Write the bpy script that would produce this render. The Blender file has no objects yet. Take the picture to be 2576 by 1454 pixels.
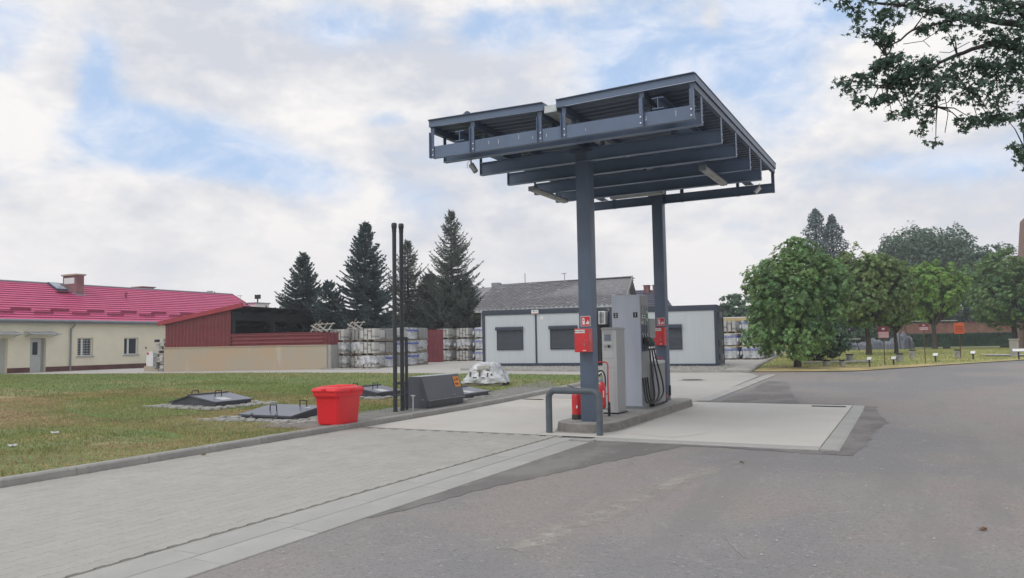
import bpy, bmesh, math, random
import numpy as np
from mathutils import Vector, Matrix
R = math.radians
rnd = random.Random(7)
nr = np.random.RandomState(11)
C = bpy.data.collections.new("scene"); bpy.context.scene.collection.children.link(C)
S = bpy.context.scene

# ------------------------------------------------------------ camera
EYE = 1.55
def make_camera():
    y, p, r = R(27.04), R(3.894), R(.99)
    F = Vector((-math.sin(y)*math.cos(p), math.cos(y)*math.cos(p), math.sin(p)))
    rt = Vector((math.cos(y), math.sin(y), 0)); up = rt.cross(F)
    Rr = rt*math.cos(r)-up*math.sin(r); U = rt*math.sin(r)+up*math.cos(r)
    cd = bpy.data.cameras.new("camera"); cd.sensor_width = 36; cd.lens = 1944/2576*36
    cd.clip_start = .05; cd.clip_end = 5000
    co = bpy.data.objects.new("camera", cd); S.collection.objects.link(co)
    m = Matrix((Rr, U, -F)).transposed().to_4x4(); m.translation = (0, 0, EYE)
    co.matrix_world = m; S.camera = co
make_camera()

# ------------------------------------------------------------ world
SUN_AZ = 205.0   # compass degrees clockwise from +Y: where the sun stands (behind and left of the camera)
SUN_EL = 50.0
def N(nt, typ, **kw):
    n = nt.nodes.new(typ)
    for k, v in kw.items():
        if k.startswith('i_'):
            key = k[2:]; key = int(key) if key.isdigit() else key
            n.inputs[key].default_value = v
        else: setattr(n, k, v)
    return n
def world():
    w = bpy.data.worlds.new("World"); S.world = w; w.use_nodes = True
    nt = w.node_tree; nt.nodes.clear(); L = nt.links.new
    out = N(nt, 'ShaderNodeOutputWorld'); bg = N(nt, 'ShaderNodeBackground'); bg.inputs[1].default_value = .1
    sky = N(nt, 'ShaderNodeTexSky', sky_type='NISHITA', sun_disc=False, sun_elevation=R(SUN_EL), sun_rotation=R(SUN_AZ), air_density=1.0, dust_density=1.2, ozone_density=1.2)
    geo = N(nt, 'ShaderNodeTexCoord')
    sep = N(nt, 'ShaderNodeSeparateXYZ'); L(geo.outputs['Generated'], sep.inputs[0])
    def M(op, a, b=None, c=None, clamp=False):
        n = N(nt, 'ShaderNodeMath', operation=op, use_clamp=clamp)
        for i, v in enumerate((a, b, c)):
            if v is None: continue
            if isinstance(v, (int, float)): n.inputs[i].default_value = v
            else: L(v, n.inputs[i])
        return n.outputs[0]
    az = M('MULTIPLY', M('ARCTAN2', sep.outputs[0], sep.outputs[1]), 57.2958)
    el = M('MULTIPLY', M('ARCSINE', M('MAXIMUM', M('MINIMUM', sep.outputs[2], 1), -1)), 57.2958)
    # cloud coordinates: direction flattened towards the horizon
    comb = N(nt, 'ShaderNodeCombineXYZ'); L(M('MULTIPLY', az, .055), comb.inputs[0]); L(M('MULTIPLY', el, .1), comb.inputs[1])
    wn = N(nt, 'ShaderNodeTexNoise', i_Scale=1.1, i_Detail=3.0, i_Roughness=.55); L(comb.outputs[0], wn.inputs['Vector'])
    wsep = N(nt, 'ShaderNodeSeparateXYZ'); L(wn.outputs['Color'], wsep.inputs[0])
    azw = M('ADD', az, M('MULTIPLY', M('SUBTRACT', wsep.outputs[0], .5), 6.0))
    elw = M('ADD', el, M('MULTIPLY', M('SUBTRACT', wsep.outputs[1], .5), 3.6))
    n1 = N(nt, 'ShaderNodeTexNoise', i_Scale=2.0, i_Detail=8.0, i_Roughness=.56, i_Distortion=.25); L(comb.outputs[0], n1.inputs['Vector'])
    n2 = N(nt, 'ShaderNodeTexNoise', i_Scale=7.0, i_Detail=7.0, i_Roughness=.6); L(comb.outputs[0], n2.inputs['Vector'])
    n3 = N(nt, 'ShaderNodeTexNoise', i_Scale=1.3, i_Detail=6.0, i_Roughness=.55); 
    off = N(nt, 'ShaderNodeVectorMath', operation='ADD'); off.inputs[1].default_value = (7.3, 2.1, 4); L(comb.outputs[0], off.inputs[0]); L(off.outputs[0], n3.inputs['Vector'])
    # openings of blue between the clouds, where the photograph has them (azimuth, elevation, half widths, strength)
    holes = [(-60.6, 20.0, 3.0, 3.0, .62), (-55.6, 18.4, 1.5, 3.2, .70), (-53.6, 15.0, 4.0, 1.6, .80), (-49.2, 13.6, 5.4, 1.5, .85), (-44.6, 12.2, 3.8, 1.4, .65), (-46.0, 19.2, 6.0, 2.4, -.40), (-58.4, 17.5, 1.8, 3.2, -.30), (-51, 9.2, 8, 2.0, -.30), (-34, 19.5, 6.0, 1.6, -.25), (2, 16, 6, 3, -.2), (-39.3, 22.8, 5.0, 1.7, .72),
             (-28.3, 22.4, 3.2, 2.0, .7), (-23.5, 22.8, 2.6, 1.3, .5), (-17.8, 20.6, 3.6, 4.0, .95), (-10.0, 19.6, 5.6, 3.6, .9), (-4.0, 22, 5.0, 2.6, .7), (-11.6, 21.8, .8, 1.7, -.5),
             (-41.0, 11.0, 3.2, 1.6, .5), (-34.4, 10.3, 2.6, 1.4, .42), (-35.5, 16.4, 2.6, 1.0, .42), (-28, 13, 4, 1.3, .3), (2.5, 10.8, 7.5, 1.7, .55), (-7.5, 15.0, 3.0, 2.4, .35),
             (40, 30, 20, 9, .7), (100, 35, 24, 10, .8), (170, 28, 20, 9, .7), (-120, 30, 22, 10, .8), (-75, 48, 16, 8, .7), (10, 55, 30, 9, .6)]
    tot = None
    for a, e, sa, se, st in holes:
        dx = M('DIVIDE', M('SUBTRACT', azw, a), sa); dy = M('DIVIDE', M('SUBTRACT', elw, e), se)
        g = M('MULTIPLY', M('EXPONENT', M('MULTIPLY', M('ADD', M('MULTIPLY', dx, dx), M('MULTIPLY', dy, dy)), -1.0)), st)
        tot = g if tot is None else M('ADD', tot, g)
    f = M('ADD', M('MULTIPLY', n1.outputs['Fac'], 1.3), M('MULTIPLY', n2.outputs['Fac'], .6))
    cov = M('SUBTRACT', M('ADD', f, -.31), M('MULTIPLY', tot, 1.0))
    mr = N(nt, 'ShaderNodeMapRange', interpolation_type='SMOOTHSTEP'); L(cov, mr.inputs[0])
    mr.inputs[1].default_value = -.12; mr.inputs[2].default_value = .66; mr.inputs[3].default_value = .0; mr.inputs[4].default_value = 1
    # cloud body: grey undersides, bright tops, slightly warm near the horizon
    cr = N(nt, 'ShaderNodeValToRGB'); shade = M('ADD', M('MULTIPLY', n3.outputs['Fac'], 1.0), M('ADD', M('MULTIPLY', M('SUBTRACT', n1.outputs['Fac'], .5), .7), M('MULTIPLY', M('SUBTRACT', n2.outputs['Fac'], .5), .3)))
    L(shade, cr.inputs[0])
    e0 = cr.color_ramp.elements; e0[0].position = .36; e0[0].color = (.63, .655, .72, 1); e0[1].position = .64; e0[1].color = (.94, .915, .90, 1)
    sc = N(nt, 'ShaderNodeVectorMath', operation='SCALE'); L(cr.outputs[0], sc.inputs[0]); sc.inputs['Scale'].default_value = 8.5
    # blue of the openings: the Nishita sky through thin high haze
    hz = N(nt, 'ShaderNodeMix', data_type='RGBA'); hz.inputs[0].default_value = .7; L(sky.outputs[0], hz.inputs[6]); hz.inputs[7].default_value = (4.5, 6.0, 8.4, 1)
    # thin drifting veils inside the openings
    vz = N(nt, 'ShaderNodeTexNoise', i_Scale=3.2, i_Detail=8.0, i_Roughness=.62, i_Distortion=.4); vo = N(nt, 'ShaderNodeVectorMath', operation='ADD'); vo.inputs[1].default_value = (3.1, 9.7, 1); L(comb.outputs[0], vo.inputs[0]); L(vo.outputs[0], vz.inputs['Vector'])
    vm = N(nt, 'ShaderNodeMapRange', interpolation_type='SMOOTHSTEP'); L(vz.outputs['Fac'], vm.inputs[0]); vm.inputs[1].default_value = .36; vm.inputs[2].default_value = .70; vm.inputs[3].default_value = 0; vm.inputs[4].default_value = .85
    vx = N(nt, 'ShaderNodeMix', data_type='RGBA'); L(vm.outputs[0], vx.inputs[0]); L(hz.outputs[2], vx.inputs[6]); vx.inputs[7].default_value = (6.9, 7.2, 8.0, 1)
    mx = N(nt, 'ShaderNodeMix', data_type='RGBA'); L(mr.outputs[0], mx.inputs[0]); L(vx.outputs[2], mx.inputs[6]); L(sc.outputs[0], mx.inputs[7])
    # low haze towards the horizon
    hm = N(nt, 'ShaderNodeMapRange', interpolation_type='SMOOTHSTEP'); L(el, hm.inputs[0]); hm.inputs[1].default_value = 12; hm.inputs[2].default_value = 0; hm.inputs[3].default_value = 0; hm.inputs[4].default_value = .75
    m2 = N(nt, 'ShaderNodeMix', data_type='RGBA'); L(hm.outputs[0], m2.inputs[0]); L(mx.outputs[2], m2.inputs[6]); m2.inputs[7].default_value = (7.0, 6.9, 7.1, 1)
    L(m2.outputs[2], bg.inputs[0]); L(bg.outputs[0], out.inputs[0])
world()
def sun():
    sd = bpy.data.lights.new("sun", 'SUN'); sd.energy = .8; sd.angle = R(35); sd.color = (1, .965, .91)
    so = bpy.data.objects.new("sun", sd); S.collection.objects.link(so)
    a, e = R(SUN_AZ), R(SUN_EL)
    d = Vector((math.sin(a)*math.cos(e), math.cos(a)*math.cos(e), math.sin(e)))
    so.rotation_euler = d.to_track_quat('Z', 'Y').to_euler()
sun()
S.view_settings.view_transform = 'Standard'; S.view_settings.look = 'None'; S.view_settings.exposure = 0.34; S.view_settings.gamma = 1
S.view_settings.use_curve_mapping = False

# ------------------------------------------------------------ terrain height
def _sp(t): return np.log1p(np.exp(np.clip(t*1.2, -40, 40)))/1.2
def hgv(X, Y):
    X = np.asarray(X, float); Y = np.asarray(Y, float)
    r = np.hypot(X, Y)
    h = .024*(_sp(r-19)-_sp(r-34))+.013*(_sp(r-34)-_sp(r-60))
    t = np.clip((-15-X)/30, 0, 1); t = t*t*(3-2*t)
    return h*(1-.62*t)
def hg(x, y): return float(hgv(x, y))

# ------------------------------------------------------------ materials
def mat(name, col, rough=.7, metal=0, var=.12, scale=3, bump=0, bscale=60, col2=None, fac2=None, spec=.5, island=0, objvar=0, detail=6, dirt=0, stretch=None, alpha=1, trans=0, coat=0):
    m = bpy.data.materials.new(name); m.use_nodes = True
    nt = m.node_tree; b = nt.nodes['Principled BSDF']; L = nt.links.new
    b.inputs['Roughness'].default_value = rough; b.inputs['Metallic'].default_value = metal
    b.inputs['Specular IOR Level'].default_value = spec; b.inputs['Alpha'].default_value = alpha
    b.inputs['Coat Weight'].default_value = coat
    if trans: b.inputs['Transmission Weight'].default_value = trans
    tc = N(nt, 'ShaderNodeTexCoord'); vec = tc.outputs['Object']
    if stretch:
        mp = N(nt, 'ShaderNodeMapping'); mp.inputs['Scale'].default_value = stretch; L(vec, mp.inputs[0]); vec = mp.outputs[0]
    nz = N(nt, 'ShaderNodeTexNoise', i_Scale=float(scale), i_Detail=float(detail), i_Roughness=.6); L(vec, nz.inputs['Vector'])
    c2 = col2 or tuple(max(0, c*(1-var*1.6)) for c in col); c1 = col if col2 else tuple(c*(1+var) for c in col)
    rp = N(nt, 'ShaderNodeValToRGB'); L(nz.outputs['Fac'], rp.inputs[0])
    rp.color_ramp.elements[0].position = .35 if fac2 is None else fac2[0]; rp.color_ramp.elements[0].color = (*c2, 1)
    rp.color_ramp.elements[1].position = .65 if fac2 is None else fac2[1]; rp.color_ramp.elements[1].color = (*c1, 1)
    o = rp.outputs[0]
    def vary(src, amt, o):
        hs = N(nt, 'ShaderNodeHueSaturation'); mr = N(nt, 'ShaderNodeMapRange'); L(src, mr.inputs[0]); mr.inputs[3].default_value = 1-amt; mr.inputs[4].default_value = 1+amt
        L(mr.outputs[0], hs.inputs['Value']); L(o, hs.inputs['Color'])
        mr2 = N(nt, 'ShaderNodeMapRange'); L(src, mr2.inputs[0]); mr2.inputs[3].default_value = .5-amt*.06; mr2.inputs[4].default_value = .5+amt*.04; L(mr2.outputs[0], hs.inputs['Hue'])
        return hs.outputs[0]
    if island:
        gi = N(nt, 'ShaderNodeNewGeometry'); o = vary(gi.outputs['Random Per Island'], island, o)
    if objvar:
        oi = N(nt, 'ShaderNodeObjectInfo'); o = vary(oi.outputs['Random'], objvar, o)
    if dirt:
        n2 = N(nt, 'ShaderNodeTexNoise', i_Scale=scale*4.3, i_Detail=8.0, i_Roughness=.7); L(vec, n2.inputs['Vector'])
        mr = N(nt, 'ShaderNodeMapRange'); L(n2.outputs['Fac'], mr.inputs[0]); mr.inputs[1].default_value = .5; mr.inputs[2].default_value = .75; mr.inputs[4].default_value = dirt
        mx = N(nt, 'ShaderNodeMix', data_type='RGBA'); L(mr.outputs[0], mx.inputs[0]); L(o, mx.inputs[6]); mx.inputs[7].default_value = (.12, .11, .095, 1); o = mx.outputs[2]
    L(o, b.inputs['Base Color'])
    if bump:
        bn = N(nt, 'ShaderNodeTexNoise', i_Scale=float(bscale), i_Detail=4.0); L(tc.outputs['Object'], bn.inputs['Vector'])
        bp = N(nt, 'ShaderNodeBump', i_Strength=bump, i_Distance=.01); L(bn.outputs['Fac'], bp.inputs['Height']); L(bp.outputs[0], b.inputs['Normal'])
    return m
def leafmat(name, col, col2, island=.35, tl=.3):
    m = mat(name, col, .55, col2=col2, scale=.9, island=island, spec=.35)
    nt = m.node_tree; b = nt.nodes['Principled BSDF']; L = nt.links.new
    tr = N(nt, 'ShaderNodeBsdfTranslucent'); src = b.inputs['Base Color'].links[0].from_socket
    hs = N(nt, 'ShaderNodeHueSaturation', i_Hue=.48, i_Saturation=1.15, i_Value=1.5); L(src, hs.inputs['Color']); L(hs.outputs[0], tr.inputs[0])
    mx = N(nt, 'ShaderNodeMixShader'); mx.inputs[0].default_value = tl
    L(b.outputs[0], mx.inputs[1]); L(tr.outputs[0], mx.inputs[2]); L(mx.outputs[0], nt.nodes['Material Output'].inputs[0])
    return m
def ground_mat(name, base, layers, bump=.25, bscale=90, rough=.85):
    """base colour, then layers of (scale, lo, hi, colour, strength, stretch) of object-space noise; fine grain last"""
    m = bpy.data.materials.new(name); m.use_nodes = True; nt = m.node_tree; b = nt.nodes['Principled BSDF']; L = nt.links.new
    b.inputs['Roughness'].default_value = rough; b.inputs['Specular IOR Level'].default_value = .3
    tc = N(nt, 'ShaderNodeTexCoord'); o = None
    for i, (sc, lo, hi, col, st, sx) in enumerate(layers):
        mp = N(nt, 'ShaderNodeMapping'); mp.inputs['Scale'].default_value = sx; mp.inputs['Location'].default_value = (i*13.7, i*5.1, i*2.3); L(tc.outputs['Object'], mp.inputs[0])
        nz = N(nt, 'ShaderNodeTexNoise', i_Scale=sc, i_Detail=7.0, i_Roughness=.62); L(mp.outputs[0], nz.inputs['Vector'])
        mr = N(nt, 'ShaderNodeMapRange', interpolation_type='SMOOTHSTEP'); L(nz.outputs['Fac'], mr.inputs[0]); mr.inputs[1].default_value = lo; mr.inputs[2].default_value = hi; mr.inputs[4].default_value = st
        mx = N(nt, 'ShaderNodeMix', data_type='RGBA'); L(mr.outputs[0], mx.inputs[0])
        if o is None: mx.inputs[6].default_value = (*base, 1)
        else: L(o, mx.inputs[6])
        mx.inputs[7].default_value = (*col, 1); o = mx.outputs[2]
    L(o, b.inputs['Base Color'])
    bn = N(nt, 'ShaderNodeTexNoise', i_Scale=float(bscale), i_Detail=5.0); L(tc.outputs['Object'], bn.inputs['Vector'])
    bp = N(nt, 'ShaderNodeBump', i_Strength=bump, i_Distance=.01); L(bn.outputs['Fac'], bp.inputs['Height']); L(bp.outputs[0], b.inputs['Normal'])
    return m
I1 = (1, 1, 1)
MT = dict(
 asphalt=ground_mat('worn asphalt', (.308, .288, .278), [(.35, .4, .60, (.32, .28, .258), .85, I1), (.16, .45, .58, (.242, .24, .243), .85, I1), (.5, .55, .72, (.32, .295, .262), .7, (1.2, .35, 1)), (45., .5, .66, (.15, .142, .137), .55, I1), (22., .60, .68, (.46, .44, .42), .6, I1), (7., .62, .70, (.37, .345, .32), .5, (1.5, .3, 1)), (2.2, .60, .72, (.23, .22, .212), .5, (1, .5, 1)), (.8, .52, .66, (.245, .235, .228), .6, (1.6, .22, 1)), (4.5, .60, .68, (.38, .35, .325), .35, (1, 1, 1))], bump=.5),
 asphalt_patch=ground_mat('dark asphalt patch', (.195, .184, .175), [(1.6, .42, .62, (.27, .252, .24), .95, (1, .5, 1)), (60., .5, .7, (.08, .078, .077), .5, I1), (7., .6, .7, (.25, .24, .22), .5, I1)], bump=.7),
 concrete=ground_mat('pale concrete slab', (.61, .585, .54), [(.4, .4, .7, (.54, .52, .48), .8, I1), (.22, .55, .7, (.52, .45, .37), .45, (1, .5, 1)), (2.6, .6, .8, (.44, .42, .39), .35, (1, .3, 1)), (40., .55, .75, (.38, .37, .35), .3, I1)], bump=.12),
 yard=ground_mat('yard pavement', (.48, .46, .425), [(.3, .4, .7, (.42, .40, .37), .8, I1), (3., .55, .8, (.32, .31, .29), .4, (1, .3, 1))], bump=.1),
 paver_bed=ground_mat('paver joint sand', (.24, .235, .215), [(5., .4, .7, (.15, .145, .13), .7, I1)]),
 paver=mat('grey concrete paver', (.43, .42, .38), .85, var=.05, scale=1.2, bump=.25, bscale=160, objvar=.035, dirt=.18),
 paver_many=mat('grey concrete paver field', (.43, .42, .38), .85, var=.05, scale=1.2, bump=.25, bscale=160, island=.035, dirt=.18),
 kerb=mat('grey kerb concrete', (.37, .36, .335), .85, var=.1, scale=2.2, bump=.3, bscale=120, objvar=.07, dirt=.45),
 edge=mat('light edging concrete', (.43, .425, .40), .85, var=.05, scale=2, bump=.2, bscale=140, objvar=.04, dirt=.15),
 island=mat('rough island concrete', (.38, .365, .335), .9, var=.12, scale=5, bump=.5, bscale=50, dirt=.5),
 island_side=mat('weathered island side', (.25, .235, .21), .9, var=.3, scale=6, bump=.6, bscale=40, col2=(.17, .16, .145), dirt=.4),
 lawn=ground_mat('lawn soil and turf', (.23, .24, .10), [(.35, .44, .56, (.36, .275, .15), .95, (.7, 1.4, 1)), (.12, .46, .54, (.165, .245, .08), .9, (.5, 2.2, 1)), (6., .45, .65, (.12, .135, .05), .5, I1), (14., .6, .75, (.34, .28, .17), .5, I1)], bump=.8, bscale=30),
 park=ground_mat('park grass', (.33, .34, .12), [(.25, .45, .6, (.48, .43, .18), .8, (.4, 1.6, 1)), (.9, .5, .7, (.18, .21, .065), .7, I1), (5., .5, .7, (.15, .17, .05), .4, I1)], bump=.8, bscale=20),
 straw=ground_mat('dry straw verge', (.58, .45, .22), [(1., .4, .6, (.34, .29, .13), .8, I1), (8., .5, .65, (.2, .2, .07), .5, I1)], bump=.7, bscale=40),
 far=ground_mat('far fields', (.12, .13, .06), [(.02, .4, .6, (.2, .18, .1), .8, I1)]),
 gravel=mat('pale gravel', (.42, .41, .38), .9, island=.25, var=.15, scale=9),
 rubble=mat('pale flat stones', (.42, .415, .385), .9, island=.12, var=.1, scale=5, bump=.4, bscale=80),
 steel=mat('slate blue steel paint', (.13, .18, .275), .42, var=.06, scale=1.5, spec=.5),
 steel_dark=mat('dark steel trim', (.085, .115, .175), .45, var=.06, scale=1.5),
 column=mat('slate grey column paint', (.105, .14, .20), .45, var=.08, scale=2, bump=.04),
 deck=mat('grey coated trapezoid sheet', (.11, .14, .20), .45, var=.05, scale=2),
 galv=mat('galvanised sheet', (.55, .58, .58), .4, .5, var=.12, scale=6),
 bolt=mat('bright zinc bolt', (.75, .76, .78), .3, .6),
 loop=mat('grey barrier paint', (.10, .12, .14), .5, var=.12, scale=7, bump=.08, dirt=.15),
 white_plastic=mat('white plastic', (.74, .75, .74), .45, var=.04),
 diffuser=mat('grimy lamp diffuser', (.34, .35, .34), .35, var=.2, scale=7, stretch=(4, .6, 1)),
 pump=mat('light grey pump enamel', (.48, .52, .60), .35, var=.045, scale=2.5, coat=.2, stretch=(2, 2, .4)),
 pump_side=mat('pump grey with painted shade', (.24, .25, .255), .45, var=.05, scale=2),  # darker than the front enamel: shade of the pump's side put into the colour
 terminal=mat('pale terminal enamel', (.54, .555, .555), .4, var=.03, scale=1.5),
 term_side=mat('terminal enamel with painted shade', (.33, .33, .33), .45, var=.04, scale=2),  # terminal enamel again, with the side's shade painted into a darker grey
 darkplastic=mat('black rubber', (.022, .024, .026), .5, var=.2),
 green=mat('green nozzle rubber', (.012, .10, .055), .4, var=.1),
 greenlabel=mat('green fuel label', (.02, .16, .09), .5, var=.03),
 screen=mat('lcd screen', (.17, .2, .25), .12, var=.03),
 red=mat('signal red enamel', (.62, .022, .03), .35, var=.04, scale=2, coat=.3),
 redplastic=mat('bright red polyethylene', (.80, .02, .03), .42, var=.04, scale=1.5, spec=.45),
 signred=mat('red sign face', (.60, .02, .04), .5, var=.02), white=mat('white paint', (.78, .78, .76), .5, var=.02),
 black=mat('black paint', (.012, .012, .013), .45, var=.1),
 hatch=mat('anthracite hatch steel', (.06, .065, .078), .35, var=.12, scale=3, spec=.6),
 hatchlid=mat('anthracite hatch lid', (.085, .09, .115), .28, var=.12, scale=2, spec=.7),
 cabinet=mat('anthracite cabinet steel', (.082, .09, .108), .38, var=.06, scale=2),
 pipe=mat('dark vent pipe paint', (.035, .04, .048), .45, var=.15, scale=3),
 orange=mat('orange sticker', (.85, .26, .01), .5, var=.02),
 frame=mat('anthracite container frame', (.042, .053, .08), .45, var=.06, scale=2),
 panel=mat('pale grey sandwich panel', (.55, .595, .62), .45, var=.02, scale=2.5, stretch=(3, 3, .25)),
 shutter=mat('slate roller shutter', (.075, .09, .11), .5, var=.06),
 cream=mat('pale yellow render', (.84, .78, .60), .9, var=.03, scale=1.2, bump=.15, bscale=30),
 roofred=mat('magenta red metal tile', (.62, .085, .215), .5, var=.05, scale=1.5, spec=.5),
 roofguard=mat('dark red snow guard', (.30, .03, .085), .4, var=.05),
 shedred=mat('dark red corrugated sheet', (.185, .03, .036), .5, var=.08, scale=2),
 shedtrim=mat('red sheet trim', (.36, .04, .055), .5, var=.06),
 shedin=mat('dark sheet with painted shade', (.022, .024, .03), .85, var=.3, scale=2),  # near-black: the shade inside the open shed is put into this colour
 brickred=mat('brick red plinth tile', (.17, .055, .042), .8, objvar=.12),
 brick=mat('old red brick', (.33, .125, .08), .9, objvar=.2, var=.2, scale=3),
 brickmany=mat('old red brickwork', (.33, .125, .08), .9, island=.2, var=.2, scale=3),
 mortar=mat('mortar', (.26, .2, .16), .95, var=.15),
 chim=mat('mauve chimney brick', (.26, .12, .12), .85, objvar=.12),
 oldconc=ground_mat('stained old concrete', (.44, .385, .30), [(.5, .42, .62, (.50, .36, .22), .6, (1, 1, 1)), (1.5, .55, .7, (.55, .51, .42), .7, (1, 1, .15)), (6., .6, .7, (.34, .30, .24), .4, I1)], bump=.25),
 glass=mat('window glass', (.045, .05, .06), .08, spec=.8), glassbright=mat('skylight glass', (.34, .38, .45), .1, spec=.8), doorwhite=mat('grey white door', (.5, .5, .47), .5, var=.03),
 sill=mat('grey stone sill', (.40, .40, .40), .6, var=.05), zinc=mat('zinc gutter', (.26, .28, .30), .45, .3, var=.06),
 block=mat('light concrete block', (.54, .53, .50), .9, var=.06, objvar=.07, scale=4, bump=.2), blockside=mat('grey concrete block', (.30, .30, .29), .9, var=.08, objvar=.06, scale=4, bump=.2),
 wood=mat('weathered wood', (.24, .20, .15), .85, var=.25, scale=4, stretch=(1, 6, 6)), palewood=mat('pale scrap wood', (.48, .46, .42), .8, var=.15),
 bluetape=mat('blue printed band', (.10, .14, .50), .5, var=.1),
 slate=mat('grey slate tile', (.19, .187, .197), .75, var=.15, objvar=.16, scale=5), slatemany=mat('grey slate tiles', (.19, .187, .197), .75, var=.15, island=.16, scale=5),
 slatelight=mat('lichened slate', (.3, .3, .3), .8),
 greyrender=mat('pale grey render', (.40, .40, .41), .9, var=.08, scale=1.5), fascia=mat('white fascia board', (.5, .52, .53), .6, var=.08, scale=2),
 navy=mat('dark blue roof tile', (.085, .088, .125), .5, objvar=.1), yellow=mat('ochre yellow render', (.62, .43, .14), .9, var=.05), yellowpale=mat('pale yellow render', (.66, .53, .25), .9, var=.04),
 bark=mat('grey brown bark', (.07, .058, .048), .9, var=.3, scale=9, bump=.6, bscale=30), twig=mat('dark twig bark', (.045, .04, .036), .9, var=.2),
 maroon=mat('faded maroon sign', (.17, .032, .042), .6, var=.08), pinkprint=mat('faded pink print', (.46, .22, .24), .7), signorange=mat('orange sign board', (.55, .11, .035), .6, var=.05), darkprint=mat('dark print', (.2, .02, .015), .7),
 rust=mat('rusty post', (.14, .075, .04), .8, var=.2), tarp=mat('slate tarpaulin', (.13, .145, .175), .42, var=.15, scale=2), parkblade=leafmat('pale park grass blade', (.38, .40, .15), (.26, .31, .11), .35, .3), hedge=leafmat('hedge leaf', (.055, .12, .075), (.03, .07, .05), .4, .1),  # park grass blades are paler and yellower than the lawn blades
 pot=mat('white washed concrete pot', (.38, .38, .36), .9, var=.25, scale=6, dirt=.5), soil=mat('dark soil', (.03, .025, .02), .95),
 grate=mat('cast iron grate', (.05, .047, .045), .6, .4), paper=mat('white paper label', (.54, .55, .56), .6),
 blade=leafmat('grass blade', (.26, .285, .10), (.165, .235, .07), .45, .25), dryblade=leafmat('dry grass blade', (.50, .38, .20), (.29, .23, .11), .3, .2),
 maple=leafmat('maple leaf', (.20, .32, .11), (.115, .215, .095), .42, .3), maple2=leafmat('olive maple leaf', (.21, .29, .10), (.13, .21, .085), .4, .28), maple3=leafmat('bright maple leaf', (.26, .42, .09), (.14, .26, .08), .4, .32),
 darkleaf=leafmat('dark far foliage', (.12, .19, .12), (.08, .14, .095), .35, .2), spruce=leafmat('blue spruce needle', (.125, .175, .17), (.08, .12, .13), .4, .12), larch=leafmat('olive fir needle', (.18, .21, .175), (.12, .15, .13), .4, .15),
 oak=leafmat('oak leaf', (.105, .17, .115), (.07, .12, .09), .4, .22), deadleaf=mat('brown dead leaf', (.22, .14, .08), .8),
 rope=mat('black cable', (.02, .02, .02), .6), towerbrick=mat('rose brick render', (.30, .19, .16), .9, var=.1),
)
def film_mat():
    m = mat('crumpled white film', (.62, .64, .66), .25, var=.12, scale=6, bump=1.0, bscale=14, spec=.7)
    nt = m.node_tree; b = nt.nodes['Principled BSDF']; L = nt.links.new
    tc = N(nt, 'ShaderNodeTexCoord'); nz = N(nt, 'ShaderNodeTexNoise', i_Scale=3.0, i_Detail=5.0, i_Roughness=.6); L(tc.outputs['Object'], nz.inputs['Vector'])
    mr = N(nt, 'ShaderNodeMapRange'); L(nz.outputs['Fac'], mr.inputs[0]); mr.inputs[1].default_value = .30; mr.inputs[2].default_value = .55; mr.inputs[3].default_value = .35; mr.inputs[4].default_value = 1.0
    L(mr.outputs[0], b.inputs['Alpha']); return m
MT['film'] = film_mat()

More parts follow.
